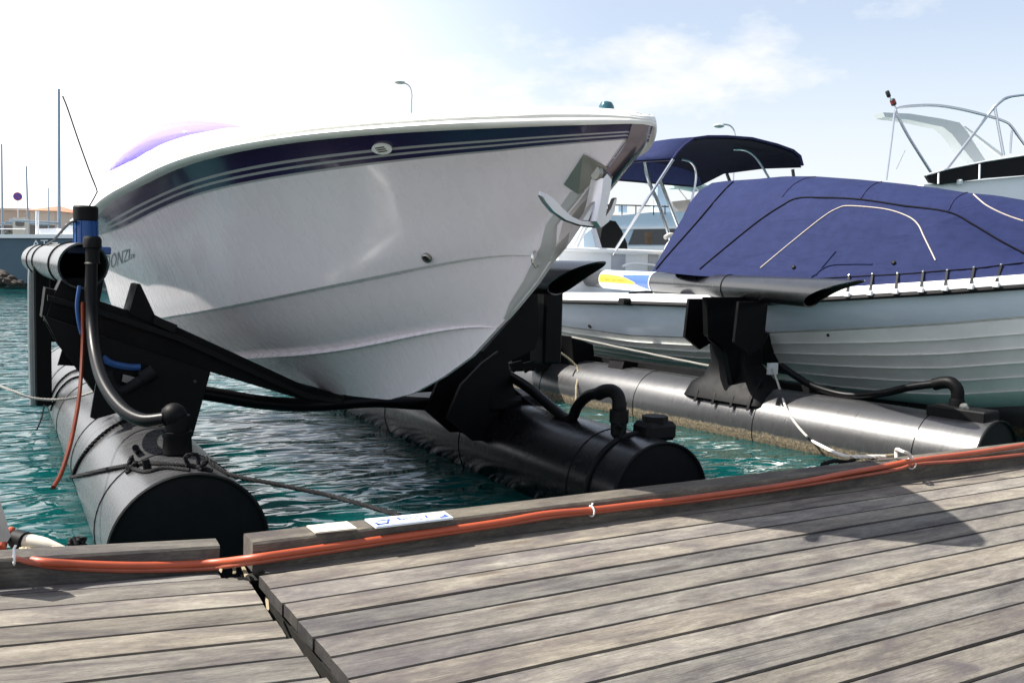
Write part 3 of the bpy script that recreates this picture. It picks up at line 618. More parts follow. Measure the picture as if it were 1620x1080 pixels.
sb = MB(); sb.lathe([(0.032, -0.045), (0.040, -0.03), (0.030, 0.0), (0.040, 0.03), (0.032, 0.045)], ap(951, 275) + fwd * 0.01, side, 22); part('roller', sb, M['steelb'], anch)
def blade(px, dep, nm, tilt=0.0):
    """forged blade: outline in the cross plane, rounded back edge reaching aft-down"""
    P = [ap(*q) for q in px]; c_ = sum(P) / len(P); b_ = MB(); rws = []
    for k_, sc_, d_ in ((0, 0.90, 0.0), (1, 1.0, 0.012), (2, 1.0, dep * 0.6), (3, 0.93, dep)):
        rws.append([c_ + (p - c_) * sc_ - fwd * (d_ - 0.03) + np.array([0, 0, -tilt * d_]) for p in P])
    b_.grid(rws, closed=True); n_ = len(P); b_.add(rws[0], [tuple(range(n_))]); b_.add(rws[-1], [tuple(range(n_ - 1, -1, -1))]); part(nm, b_, M['steelc'], anch, angle=40)
blade([(850, 303), (858, 306), (868, 313), (885, 331), (900, 344), (915, 351), (938, 353), (938, 361), (913, 358), (890, 350), (868, 335), (855, 319), (849, 309)], 0.032, 'fluke', 0.0)
blade([(938, 353), (945, 349), (953, 341), (961, 329), (967, 313), (971, 313), (967, 334), (957, 352), (947, 360), (938, 361)], 0.028, 'fluke', 0.0)
blade([(914, 350), (922, 338), (930, 326), (937, 316), (936, 325), (929, 339), (924, 351)], 0.03, 'fluke')
# ================================================================ floating lift under the speedboat
LIFT = 'black floating pontoon lifts'
def LX(Y): return 0.91 + 0.017 * (Y - 4.7)
def MX(Y): return 3.87 + 0.017 * (Y - 4.7)
LZ = at(310, 748, Y=4.7)[2] - 0.39; MZ = at(1044, 700, Y=4.7)[2] - 0.39; PR = 0.39
lift = thing('boat_lift', (2.35, 7.0, WZ), 'black plastic pontoon lift with V cradle carrying the white speedboat', 'boat lift', LIFT)
def pontoon(cx, cz, y0, y1, parent, mt, pr=PR, P=None, seam=1.7, capd=0.006):
    P = P or (lambda y, dx, dz: np.array([cx(y) + dx, y, cz + dz]))
    b_ = MB(); ys = list(np.arange(y0, y1, 0.4)) + [y1]; n = 56; rw = []
    for y in ys: rw.append([P(y, pr * math.cos(a), pr * math.sin(a)) for a in np.linspace(0, 2 * math.pi, n, endpoint=False)])
    b_.grid(rw, closed=True); b_.grid([rw[-1], [P(y1, 0, 0)] * n], closed=True)
    o = part('pontoon', b_, mt, parent)
    e_ = MB(); A_ = np.linspace(0, 2 * math.pi, n, endpoint=False)
    e_.grid([[P(y0 + d, r_ * math.cos(a), r_ * math.sin(a)) for a in A_] for r_, d in ((pr - 0.001, 0.02), (pr + 0.004, 0.0), (pr - 0.004, -0.008), (pr - 0.014, -0.004), (pr - 0.02, 0.012), (0.01, 0.012))], closed=True)
    part('end_cap', e_, M['blackmatt'], o)
    y = y0 + 0.55
    while y < y1:
        s_ = MB(); s_.tube([P(y, (pr + 0.0015) * math.cos(a), (pr + 0.0015) * math.sin(a)) for a in np.linspace(0, 2 * math.pi, 49)], 0.004, 6, False); y += seam; part('weld_seam', s_, M['black'], o)
    return o
pl = pontoon(LX, LZ, 4.7, 12.2, lift, M['poly']); pm = pontoon(MX, MZ, 4.7, 13.0, lift, M['polyshaded'])
# V cradle across, in two sheets
YB = 6.75
b_ = MB(); b_.prism([at(x, y, Y=YB) for x, y in [(72, 455), (150, 474), (281, 517), (480, 609), (545, 626), (545, 640), (478, 632), (332, 588), (162, 534), (66, 502)]], (0, 0.22, 0)); part('cradle_beam', b_, M['black'], lift)
b_ = MB(); b_.prism([at(x, y, Y=7.1) for x, y in [(700, 604), (745, 570), (842, 500), (852, 532), (770, 582), (705, 626)]], (0, 0.22, 0)); part('cradle_beam', b_, M['black'], lift)
b_ = MB(); b_.prism([at(x, y, Y=7.3) for x, y in [(540, 610), (710, 600), (710, 618), (540, 628)]], (0, 0.2, 0)); part('cradle_beam', b_, M['blackmatt'], lift)
b_ = MB(); b_.prism([at(x, y, Y=YB) - np.array([0, 0.03, 0]) for x, y in [(74, 466), (150, 486), (281, 529), (480, 619), (535, 630), (535, 636), (478, 627), (280, 538), (150, 495), (74, 475)]], (0, -0.05, 0)); part('beam_flange', b_, M['blackmatt'], lift)
# wedge pads that touch the hull
b_ = MB(); b_.prism([at(x, y, Y=6.72) for x, y in [(217, 450), (222, 449), (245, 498), (282, 517), (276, 526), (204, 496)]], (0, 0.30, 0)); part('wedge_pad', b_, M['black'], lift)
b_ = MB(); b_.prism([at(x, y, Y=6.65) for x, y in [(245, 500), (281, 514), (276, 527), (243, 512)]], (0, 0.20, 0)); part('hull_pad', b_, M['blackmatt'], lift)
# left stand on the pontoon: front sheet, back sheet, side sheets
fp = [(70, 500), (165, 533), (333, 588), (308, 672), (296, 690), (262, 700), (215, 672), (196, 655), (150, 620), (92, 545)]
for yq, nm in ((6.50, 'stand_plate'), (6.86, 'stand_plate')):
    b_ = MB(); b_.prism([at(x, y, Y=6.50) + np.array([0, yq - 6.50, 0]) for x, y in fp], (0, 0.03, 0)); part(nm, b_, M['black'], lift)
b_ = MB(); b_.prism([at(x, y, Y=6.53) for x, y in [(330, 590), (333, 588), (305, 690), (300, 690)]], (0, 0.33, 0)); part('stand_web', b_, M['blackmatt'], lift)
b_ = MB(); b_.prism([at(x, y, Y=6.53) for x, y in [(70, 502), (74, 503), (152, 620), (148, 620)]], (0, 0.33, 0)); part('stand_web', b_, M['blackmatt'], lift)
def fin(pxs, y, dy):
    b_ = MB(); b_.prism([at(x, q, Y=y) for x, q in pxs], (0, dy, 0)); part('gusset', b_, M['black'], lift)
fin([(152, 606), (143, 660), (150, 663), (192, 651), (196, 655)], 6.25, 0.03); fin([(100, 548), (91, 578), (122, 574), (126, 580)], 6.9, 0.03)
def bolt_at(px, py, Y, r=0.014): bb_ = MB(); bb_.lathe([(r, 0.004), (r, -0.006), (r * 0.8, -0.010)], at(px, py, Y=Y), (0, 1, 0), 6); part('bolt', bb_, M['grim'], lift)
for px, py in ((232, 662), (172, 625), (308, 603)): bolt_at(px, py, 6.495)
# things inside the left stand
b_ = MB(); b_.tube(smooth([at(x, y, Y=6.47) for x, y in [(163, 565), (175, 574), (200, 580), (222, 581)]], 4), 0.022, 8); part('strap', b_, M['bluestrap'], lift)
b_ = MB(); b_.prism([at(x, y, Y=6.46) for x, y in [(195, 592), (214, 597), (205, 607), (193, 603)]], (0, 0.01, 0)); part('tag', b_, M['ropegrey'], lift)
b_ = MB(); b_.tube(smooth([at(x, y, Y=6.42) for x, y in [(172, 588), (178, 608), (190, 618), (207, 612), (232, 594)]], 5), 0.035, 12); b_.lathe([(0.05, -0.04), (0.05, 0.05)], at(233, 594, Y=6.42), (0.8, 0, 0.5), 14); part('elbow_pipe', b_, M['blackmatt'], lift)
# cross pipe between the stands
b_ = MB(); b_.tube(smooth([at(x, y, Y=7.2) for x, y in [(300, 618), (345, 625), (420, 637), (500, 640), (590, 634), (660, 638), (760, 642)]], 5), 0.055, 12); part('cross_pipe', b_, M['hose'], lift)
# left upright and guide pipe
b_ = MB(); b_.prism([at(x, y, Y=6.72) for x, y in [(98, 440), (165, 440), (158, 476), (166, 540), (150, 605), (128, 590), (92, 540), (74, 500), (84, 470)]], (0, 0.20, 0)); part('upright', b_, M['black'], lift)
GX = at(133, 421, Y=6.5)[0]; GZ = at(133, 421, Y=6.5)[2]
def guide(name, axis, y0, y1, r, cut, pw, parent, mt, n=40, flip=1):
    """hollow pipe; the near end cut slanting, its top reaching further out by cut"""
    b_ = MB(); A_ = np.linspace(0, 2 * math.pi, n, endpoint=False)
    def end(a, rr): return axis(y0 - cut * ((1 + math.sin(a)) / 2) ** pw) + rr * np.array([math.cos(a), 0, math.sin(a)])
    rw = [[axis(y1) + r * np.array([math.cos(a), 0, math.sin(a)]) for a in A_]]
    for f in np.linspace(0.2, 1, 7):
        rw.append([(axis(y1) + r * np.array([math.cos(a), 0, math.sin(a)])) * (1 - f) + end(a, r) * f for a in A_])
    rw.append([end(a, r - 0.012) for a in A_]); 
    inn = [[end(a, r - 0.013) for a in A_], [axis(y0 + 0.9) + (r - 0.013) * np.array([math.cos(a), 0, math.sin(a)]) for a in A_], [axis(y0 + 0.9)] * n]
    b_.grid(rw, 0, True); b_.grid(inn, 1, True); b_.grid([rw[0], [axis(y1)] * n], 0, True)
    return part(name, b_, [mt, M['blackin']], parent)
def gaxL(y): return np.array([GX + 0.0 * (y - 7.05), y, GZ])
gl = guide('guide_pipe', gaxL, 6.62, 11.6, 0.150, 0.16, 1.0, lift, M['poly'])
def ring(axis, y, r, t): 
    b_ = MB(); b_.tube([axis(y) + r * np.array([math.cos(a), 0, math.sin(a)]) for a in np.linspace(0, 2 * math.pi, 41)], t, 6, False); return b_
for yq in (7.3, 9.4, 10.4): part('clamp_band', ring(gaxL, yq, 0.154, 0.008), M['blackmatt'], lift)
b_ = MB(); b_.tube(smooth([at(x, y, Y=10.6) for x, y in [(92, 388), (72, 391), (57, 402), (50, 425), (49, 470), (50, 560), (52, 640)]], 6), 0.032, 10); part('cable_conduit', b_, M['greyhose'], lift)
b_ = MB(); b_.box((at(67, 520, Y=9.3)[0], 9.3, 0.76), (0.135, 0.14, 1.26), bev=0.015); part('guide_leg', b_, M['black'], lift)
b_ = MB(); b_.box((at(92, 470, Y=9.6)[0], 9.6, 1.05), (0.19, 0.16, 0.75), bev=0.015); part('guide_leg', b_, M['black'], lift)
b_ = MB(); b_.prism([at(x, y, Y=8.4) for x, y in [(68, 483), (110, 492), (108, 518), (70, 508)]], (0, 0.12, 0)); part('brace', b_, M['black'], lift)
# electric motor with cap and cables
mc = at(136, 393, Y=6.95); mr_ = 0.073
b_ = MB(); b_.lathe([(mr_, 0.0), (mr_, 0.19), (mr_ * 0.95, 0.20)], mc, n=20); motor = part('motor', b_, M['blue'], lift)
for a in np.linspace(0, 2 * math.pi, 12, endpoint=False):
    f_ = MB(); f_.box(mc + np.array([math.cos(a) * mr_, math.sin(a) * mr_, 0.10]), (0.012, 0.008, 0.17), rz=a); part('cooling_fin', f_, M['blue'], motor)
b_ = MB(); b_.lathe([(mr_ * 1.02, 0.185), (mr_ * 1.08, 0.19), (mr_ * 1.08, 0.275), (mr_ * 0.98, 0.285)], mc, n=20); part('motor_cap', b_, M['blackmatt'], lift)
b_ = MB(); b_.box(mc + np.array([0.01, 0, -0.012]), (0.27, 0.22, 0.05), bev=0.006); part('motor_base', b_, M['blue'], lift)
b_ = MB()
for pts in ([(119, 334), (127, 331), (132, 333), (139, 329), (141, 333)], [(133, 335), (137, 327), (141, 331), (144, 337)], [(128, 336), (129, 330), (134, 329), (136, 335)]):
    b_.tube(smooth([at(x, y, Y=6.95) for x, y in pts], 5), 0.0075, 6)
part('cable', b_, M['grim'], lift)
b_ = MB(); b_.tube(smooth([at(x, y, Y=q) for x, y, q in [(121, 351, 6.9), (112, 352, 6.9), (98, 365, 7.3), (84, 381, 8.1), (70, 392, 9.5), (66, 420, 9.5)]], 6), 0.009, 6); part('cable', b_, M['grim'], lift)
b_ = MB(); b_.tube(smooth([at(x, y, Y=6.95) for x, y in [(138, 331), (145, 320), (152, 307), (153, 300), (142, 272), (124, 222), (107, 172), (99, 152)]], 4), 0.0055, 6); part('whip_aerial', b_, M['grim'], lift)
# valve and big hose down to the pontoon
vt = at(146, 374, Y=6.42); b_ = MB(); b_.lathe([(0.045, 0), (0.055, -0.02), (0.055, -0.07), (0.042, -0.075), (0.042, -0.16), (0.05, -0.17)], vt, n=16); part('valve', b_, M['blackmatt'], lift)
hp_ = [(146, 390, 6.42), (144, 440, 6.42), (145, 500, 6.36), (150, 555, 6.15), (164, 605, 5.8), (192, 645, 5.5), (225, 664, 5.3), (262, 662, 5.2)]
b_ = MB(); b_.tube(smooth([at(x, y, Y=q) for x, y, q in hp_], 7), 0.037, 14); part('air_hose', b_, M['hose'], lift)
YF = 5.2; bt = np.array([at(283, 700, Y=YF)[0], YF, 0.0]); 
zt = at(275, 657, Y=YF)
b_ = MB(); b_.sphere(zt, 0.068, 18, 12); b_.lathe([(0.066, 0.0), (0.066, -0.08), (0.080, -0.085), (0.080, -0.11), (0.074, -0.12), (0.078, -0.20), (0.060, -0.21), (0.062, -0.40)], zt + np.array([0.018, 0, 0]), n=18); b_.tube([zt, zt + np.array([-0.05, 0.01, -0.01])], 0.05, 14); part('elbow_fitting', b_, M['black'], lift)
b_ = MB(); b_.tube(smooth([at(x, y, Y=q) for x, y, q in [(131, 478, 6.4), (131, 540, 6.3), (126, 620, 6.0), (114, 690, 5.5), (98, 745, 5.2), (84, 771, 5.0)]], 6), 0.0115, 8); part('drain_hose', b_, M['drain'], lift)
b_ = MB(); b_.tube(smooth([at(x, y, Y=6.42) for x, y in [(126, 452), (122, 480), (124, 505), (129, 528)]], 5), 0.012, 8); part('drain_hose', b_, M['bluestrap'], lift)
# ropes lashed round the left pontoon and its cleat
def ps(y, deg, r=PR + 0.012): a = math.radians(deg); return np.array([LX(y) + r * math.cos(a), y, LZ + r * math.sin(a)])
def lash(pts, r): b_ = MB(); b_.rope(pts, r); part('lashing', b_, M['ropeblack'], lift)
PLB = bvh_of(pl)
for r_, px in ((0.012, [(101, 759), (112, 755), (130, 752), (160, 746), (200, 739), (235, 735), (270, 737), (305, 740), (335, 748)]), (0.012, [(101, 812), (104, 792), (113, 762), (130, 726), (155, 697), (180, 677), (200, 667)]), (0.010, [(72, 668), (77, 642), (90, 612), (108, 593), (126, 585)]), (0.008, [(79, 655), (92, 622), (110, 602), (126, 596)]), (0.010, [(205, 741), (232, 748), (262, 742), (300, 746)])):
    P = smooth([np.array([x, y, 0.0]) for x, y in px], 4); q = hits(PLB, [(p[0], p[1]) for p in P], r_)
    if len(q) > 3: lash(q, r_)
rs_ = np.random.RandomState(3)
for kx, ky in ((213, 738), (300, 739), (320, 744)):
    c0 = hit(PLB, kx, ky, 0.02)[0]; lash(smooth([c0 + rs_.uniform(-0.045, 0.045, 3) for _ in range(7)], 4), 0.011)
k0, k1, k2 = hit(PLB, 221, 722, 0.055)[0], hit(PLB, 234, 744, 0.0)[0], hit(PLB, 246, 768, 0.05)[0]; b_ = MB(); b_.tube([k0, (k0 + k2) / 2, k2], [0.018, 0.023, 0.018], 12); b_.lathe([(0.022, -0.01), (0.018, 0.06)], k1, (-0.2, 0, 1), 12); part('cleat', b_, M['black'], lift)
# right pontoon fittings
def at3(px, py, q=3.81): return at(px, py, X=q)
ec = at(980, 640, X=3.82)
b_ = MB(); b_.tube(smooth([at3(946, 623), at3(958, 618), at3(970, 619), at3(978, 628), at3(980, 645)], 5), 0.048, 14); b_.lathe([(0.05, 0.02), (0.05, -0.03), (0.066, -0.035), (0.066, -0.12), (0.056, -0.13), (0.05, -0.36)], ec, n=18); part('elbow_fitting', b_, M['blackmatt'], lift)
b_ = MB(); b_.tube(smooth([at3(x, y) for x, y in [(950, 621), (930, 626), (914, 642), (905, 661), (893, 660), (868, 640), (838, 615), (805, 594), (775, 580)]], 6), 0.040, 12); part('air_hose', b_, M['hose'], lift)
b_ = MB(); b_.tube(smooth([at(x, y, X=3.9) for x, y in [(778, 588), (800, 606), (830, 632), (862, 657)]], 5), 0.018, 8); part('air_hose', b_, M['hose'], lift)
cc = at(1038, 690, Y=4.98)
b_ = MB(); b_.box((cc[0], 5.0, MZ + PR + 0.02), (0.26, 0.20, 0.13), bev=0.03); b_.lathe([(0.09, 0), (0.09, 0.05)], (cc[0], 5.0, MZ + PR + 0.07), n=8); part('filler_cap', b_, M['blackmatt'], lift)
b_ = MB(); b_.tube([np.array([MX(5.0) + (PR + 0.006) * math.cos(a), 5.0, MZ + (PR + 0.006) * math.sin(a)]) for a in np.radians(np.linspace(215, 30, 40))], 0.018, 8); part('strap', b_, M['blackmatt'], lift)
c0 = np.array([MX(5) - 0.10, 5.03, MZ + PR + 0.03]); lash(smooth([c0 + rs_.uniform(-0.05, 0.05, 3) for _ in range(7)], 4), 0.012)
# right stand: wide foot on the pontoon, uprights to the guide pipe
st = [(712, 604), (745, 570), (770, 552), (784, 566), (792, 600), (806, 655), (830, 676), (826, 690), (730, 690), (690, 655)]
for yq in (6.55, 6.95):
    b_ = MB(); b_.prism([at(x, y, Y=6.75) + np.array([0, yq - 6.75, 0]) for x, y in st], (0, 0.035, 0)); part('stand_plate', b_, M['black'], lift)
b_ = MB(); b_.box((MX(6.9) - 0.05, 6.8, MZ + PR - 0.01), (0.56, 0.55, 0.12), bev=0.03); part('stand_foot', b_, M['black'], lift)
b_ = MB(); b_.prism([at(x, y, Y=6.95) for x, y in [(834, 455), (850, 462), (854, 528), (846, 552), (770, 590), (764, 556), (800, 515), (828, 486)]], (0, 0.22, 0)); part('upright', b_, M['black'], lift)
b_ = MB(); b_.box((at(850, 500, Y=7.2)[0] + 0.1, 7.2, 1.02), (0.20, 0.25, 0.8), bev=0.02); part('upright', b_, M['black'], lift)
g0 = at(912, 441, Y=6.05)
def gaxR(y): return np.array([g0[0] + 0.02 * (y - 6.05), y, g0[2]])
guide('guide_pipe', gaxR, 6.35, 10.5, 0.140, 0.66, 1.6, lift, M['polypipe'])
# ================================================================ second lift, under the covered boat
L2O = np.array([7.48, 4.7]); LA = np.array([-0.132, 0.9912]); LU = np.array([0.9912, 0.132])
def l2(u, v, z): xy = L2O + LU * u + LA * v; return np.array([xy[0], xy[1], z])
def atv(px, py, v): return at(px, py, P=(l2(0, v, 0), np.array([*LA, 0])))
def atu(px, py, u): return at(px, py, P=(l2(u, 0, 0), np.array([*LU, 0])))
lift2 = thing('boat_lift', l2(1.4, 2.5, WZ), 'black pontoon lift with weedy waterline and a blue and yellow banded guide pipe', 'boat lift', LIFT)
L2Z = -0.085
p2 = pontoon(None, None, 0.0, 8.0, lift2, M['weed'], P=lambda y, dx, dz: l2(dx, y, L2Z + dz))
pontoon(None, None, 0.0, 8.0, lift2, M['weed'], P=lambda y, dx, dz: l2(2.9 + dx, y, L2Z + dz))
gz = 1.32
q1 = at(1282, 463, Z=gz); q2 = at(1040, 447, Z=gz); gd = (q1 - q2)[:2]; gd /= np.linalg.norm(gd)
def gax2(y): t = (y - q1[1]) / gd[1]; return np.array([q1[0] + gd[0] * t, y, gz])
g2 = guide('guide_pipe', gax2, q1[1], q2[1] + 4.2, 0.137, 0.80, 2.0, lift2, M['polypipe'])
for pxr in (1180,):
    t_ = at(pxr, 455, Z=gz); part('clamp_band', ring(gax2, t_[1], 0.139, 0.007), M['blackmatt'], lift2)
# printed sleeve: flat print on the pipe, one face group per colour
ya, yb_ = at(927, 441, Z=gz)[1], q2[1]; R2 = 0.1415; NU, NA = 130, 96
def sl_col(i, j):
    u = (i + 0.5) / NU; th_ = ((j + 0.5) / NA) * 360 - 180     # u = 0 far left end, 1 near end; th_ = 0 faces the dock side (-X)
    v = th_ / 90.0
    if u > 0.985 or u < 0.01: return 0
    top = 0.36 - 0.02 * u - 0.52 * max(0, (u - 0.25) / 0.55) ** 2.0 
    if u < 0.75 and -0.22 < v < top: return 1
    lob = 0.44 - 0.95 * u ** 1.0 if False else (0.52 - 1.35 * max(0, u - 0.42))
    lo = 0.20 - 0.85 * max(0, (u - 0.5)) / 0.45 * 0.75 - 0.02
    if u > 0.50 and lo < v < 0.42 + 0.1 * (u - 0.5): return 2
    if u > 0.2 and 0.62 < v < 0.95: return 3
    return 0
b_ = MB(); rw = []
for i in range(NU + 1):
    y_ = ya + (yb_ - ya) * i / NU; c_ = gax2(y_); rw.append([c_ + R2 * np.array([-math.cos(a), 0, math.sin(a)]) for a in np.linspace(-math.pi, math.pi, NA + 1)])
b_.grid(rw, mfun=sl_col); M['paleblue'] = mat('pale_blue_print', (0.35, 0.45, 0.70), 0.4)
sleeve = part('printed_sleeve', b_, [M['whitep'], M['yellow'], M['bluep'], M['paleblue']], lift2)
def sleeve_text(body, u0, u1, v0, v1, mt):
    uv, fs = text_mesh(body); vs = []
    for u, v in uv:
        uu = u0 + (u1 - u0) * u; a = math.radians((v0 + (v1 - v0) * v) * 90); c_ = gax2(ya + (yb_ - ya) * uu); vs.append(c_ + (R2 + 0.002) * np.array([-math.cos(a), 0, math.sin(a)]))
    t_ = MB(); t_.add(vs, fs); tag(t_.build('lettering', mt, sleeve, fix=False), kind='stuff')
sleeve_text('The Ultimate in Boat Protection', 0.03, 0.56, -0.08, 0.15, M['brownp'])
b_ = MB()
for q in range(9):
    u_ = 0.05 + q * 0.022; P_ = []
    for uu, vv in ((u_, -0.50), (u_ + 0.012, -0.50), (u_ + 0.012, -0.43), (u_, -0.43)):
        a = math.radians(vv * 90); c_ = gax2(ya + (yb_ - ya) * uu); P_.append(c_ + (R2 + 0.002) * np.array([-math.cos(a), 0, math.sin(a)]))
    b_.add(P_, [(0, 1, 2, 3)])
tag(b_.build('fine_print', M['grim'], sleeve, fix=False), kind='stuff')
def pr2(name, pxs, v, dv, mt='black', parent=None):
    b_ = MB(); b_.prism([atv(x, y, v) for x, y in pxs], (LA[0] * dv, LA[1] * dv, 0)); return part(name, b_, M[mt], parent or lift2)
# front stand of the second lift
VS = 2.55
pr2('upright', [(1100, 470), (1195, 470), (1200, 500), (1185, 560), (1205, 612), (1162, 628), (1150, 560), (1140, 545), (1120, 530), (1118, 470)], VS + 0.05, 0.06)
for xs in ([(1098, 474), (1094, 529), (1132, 551), (1148, 542), (1143, 474)], [(1134, 474), (1131, 534), (1148, 544), (1166, 536), (1168, 474)], [(1170, 474), (1163, 534), (1182, 546), (1200, 530), (1200, 474)]):
    pass
pr2('cradle_beam', [(1150, 490), (1185, 505), (1235, 540), (1290, 578), (1345, 615), (1420, 640), (1420, 660), (1330, 642), (1260, 600), (1190, 560), (1150, 535)], VS + 0.12, 0.12)
b_ = MB(); rw = []
for z_, hu, hv, cv in ((L2Z + PR - 0.16, 0.36, 0.56, 2.72), (L2Z + PR - 0.02, 0.30, 0.50, 2.72), (L2Z + PR + 0.06, 0.22, 0.36, 2.74), (L2Z + PR + 0.22, 0.18, 0.24, 2.78), (L2Z + PR + 0.40, 0.20, 0.24, 2.80), (0.86, 0.26, 0.30, 2.80)):
    rw.append([l2(hu * math.copysign(abs(math.cos(a)) ** 0.35, math.cos(a)) - 0.02, cv + hv * math.copysign(abs(math.sin(a)) ** 0.35, math.sin(a)), z_) for a in np.linspace(0, 2 * math.pi, 28, endpoint=False)])
b_.grid(rw, closed=True); b_.add(rw[-1], [tuple(range(28))]); part('stand_foot', b_, M['black'], lift2)
for k_, vq in enumerate((2.95, 2.62, 2.30)):
    b_ = MB(); P_ = [l2(u, vq, z) for u, z in ((-0.62, 1.20), (-0.66, 0.80), (-0.42, 0.66), (-0.20, 0.74), (-0.16, 1.20))]; b_.prism(P_, (LA[0] * 0.03, LA[1] * 0.03, 0)); part('bracket_fin', b_, M['black'], lift2)
for vq in (2.30, 2.52, 2.76, 3.0):
    b_ = MB(); b_.prism([l2(-0.18, vq, L2Z + PR + 0.10), l2(-0.36, vq, L2Z + PR - 0.10), l2(-0.395, vq, L2Z + PR - 0.21), l2(-0.30, vq, L2Z + PR - 0.16), l2(-0.16, vq, L2Z + PR - 0.10)], (LA[0] * 0.03, LA[1] * 0.03, 0)); part('gusset', b_, M['black'], lift2)
# rear stands of the second lift
pr2('stand_foot', [(846, 505), (886, 520), (888, 578), (862, 586), (806, 588), (812, 560), (840, 540)], 5.6, 0.3)
for x0 in (812, 832, 850): pr2('gusset', [(x0 - 6, 575), (x0, 590), (x0 + 6, 586), (x0 + 16, 582), (x0 + 14, 570)], 5.45, 0.03)
pr2('stand_foot', [(904, 532), (938, 545), (940, 560), (934, 580), (908, 578)], 5.2, 0.3); pr2('stand_foot', [(988, 570), (1010, 574), (1006, 588), (984, 584)], 4.4, 0.25)
b_ = MB(); b_.box(l2(0.25, 4.6, 0.30), (0.16, 5.6, 0.10), rz=math.atan2(0.132, 0.9912)); part('rubber_rail', b_, M['blackmatt'], lift2)
pr2('sleeve_bracket', [(1004, 462), (1032, 460), (1036, 472), (1048, 474), (1046, 488), (1020, 486), (986, 482), (988, 472), (1002, 472)], 4.6, 0.10)
# elbow, base plate and hose at the near end
e0 = atu(1508, 610, 0.05)
b_ = MB(); b_.tube(smooth([atu(x, y, 0.05) for x, y in [(1478, 608), (1492, 605), (1505, 606), (1514, 616), (1515, 632)]], 5), 0.056, 14); b_.lathe([(0.06, 0), (0.066, -0.02), (0.066, -0.12)], atu(1514, 630, 0.05), n=16); part('elbow_fitting', b_, M['black'], lift2)
b_ = MB(); b_.tube(smooth([atu(x, y, q) for x, y, q in [(1235, 578, -0.05), (1258, 594, -0.03), (1290, 612, 0.0), (1340, 625, 0.03), (1395, 622, 0.04), (1440, 612, 0.05), (1480, 607, 0.05)]], 6), 0.036, 12); part('air_hose', b_, M['hose'], lift2)
bc_ = atu(1522, 655, 0.0); rz2 = math.atan2(LU[1], LU[0])
b_ = MB(); b_.box(l2(0.0, (bc_[:2] - L2O) @ LA, L2Z + PR + 0.02), (0.26, 0.52, 0.10), rz=rz2, bev=0.012); bp_ = part('base_plate', b_, M['blackmatt'], lift2)
b_ = MB(); b_.lathe([(0.04, 0), (0.04, 0.03), (0.03, 0.05)], l2(-0.06, (bc_[:2] - L2O) @ LA - 0.05, L2Z + PR + 0.06), (-0.5, 0, 1), 14); part('bolt', b_, M['steelb'], bp_)
b_ = MB(); b_.box(atv(1222, 583, VS - 0.17), (0.13, 0.03, 0.12), R=None); part('rope_plate', b_, M['railw'], lift2)
# ================================================================ boat under the blue cover
cb = thing('covered_boat', l2(1.45, 2.5, 0.3), 'grey motorboat with lapped lower hull under a buttoned blue canvas cover', 'motorboat')
V0 = -1.35; VEND = 7.7
b2s = sup(1.22, V0, 3.6, 2.2, 0.05)
def h2(v, b_, z): return l2(1.45 - b_, v, z)
def fac(k): return lambda v: b2s(v) * k
T2 = dict(
 rail=[(840, 476), (900, 478), (1000, 480), (1090, 483), (1180, 482), (1279, 476), (1380, 470), (1500, 463), (1640, 453)],
 top=[(1000, 466), (1090, 470), (1180, 470), (1279, 463), (1380, 458), (1500, 450), (1640, 440)],
 knuck=[(840, 506), (900, 517), (1000, 530), (1090, 533), (1219, 525), (1300, 521), (1400, 516), (1500, 510), (1640, 498)],
 bottom=[(880, 538), (940, 560), (1060, 580), (1157, 592), (1260, 606), (1338, 618), (1440, 628), (1516, 631), (1640, 624)])
vs_ = V0 + (VEND - V0) * np.linspace(0, 1, 60) ** 1.2
def r2(tr, bf): 
    z = trace_rows(T2[tr], bf, vs_, h2, 7.6)
    # in front of the frame edge the lines run on smoothly
    v1, v2 = 0.2, 1.0; z1, z2 = np.interp(v1, vs_, z), np.interp(v2, vs_, z); sl_ = (z1 - z2) / (v2 - v1)
    return np.array([[v, bf(v), zz if v > v1 else z1 + sl_ * (v1 - v)] for v, zz in zip(vs_, z)])
A1 = r2('rail', b2s); A2 = r2('knuck', fac(0.85)); A3 = r2('bottom', fac(0.44)); 
A3[:, 2] = np.minimum(A3[:, 2], A2[:, 2] - 0.2)
rows2 = []
def bl(a, c, f, db=0.0): P_ = a * (1 - f) + c * f; P_[:, 1] += db; return P_
rows2 += [(A1, 0), (bl(A1, A2, 0.1, -0.012), 0), (bl(A1, A2, 0.35, -0.004), 0), (bl(A1, A2, 0.7, 0.012), 0), (A2, 0), (bl(A2, A3, 0.02, -0.03), 1)]
for i in range(5):
    f0 = 0.04 + 0.18 * i; f1 = f0 + 0.17
    bu = lambda f: 0.10 * math.sin(math.pi * f)
    rows2 += [(bl(A2, A3, f0, bu(f0) + 0.000), 1), (bl(A2, A3, f1, bu(f1)), 1), (bl(A2, A3, f1 + 0.008, bu(f1) + 0.022), 1)]
kl = A3.copy(); kl[:, 1] = 0.01; kl[:, 2] -= 0.12; rows2 += [(A3, 1), (kl, 1)]
hb2 = MB()
for sg in (1, -1): hb2.grid([[h2(p[0], sg * p[1], p[2]) for p in r] for r, _ in rows2], mfun=lambda i, j: rows2[i + 1][1])
hb2.grid([[h2(r[-1, 0], q * r[-1, 1], r[-1, 2]) for q in (1, -1)] for r, _ in rows2]); hb2.grid([[h2(r[0, 0], q * r[0, 1], r[0, 2]) for q in (1, -1)] for r, _ in rows2])
hull2 = hb2.build('hull', [M['hull2'], M['hull2low']], cb, angle=25)
H2B = bvh_of(hull2)
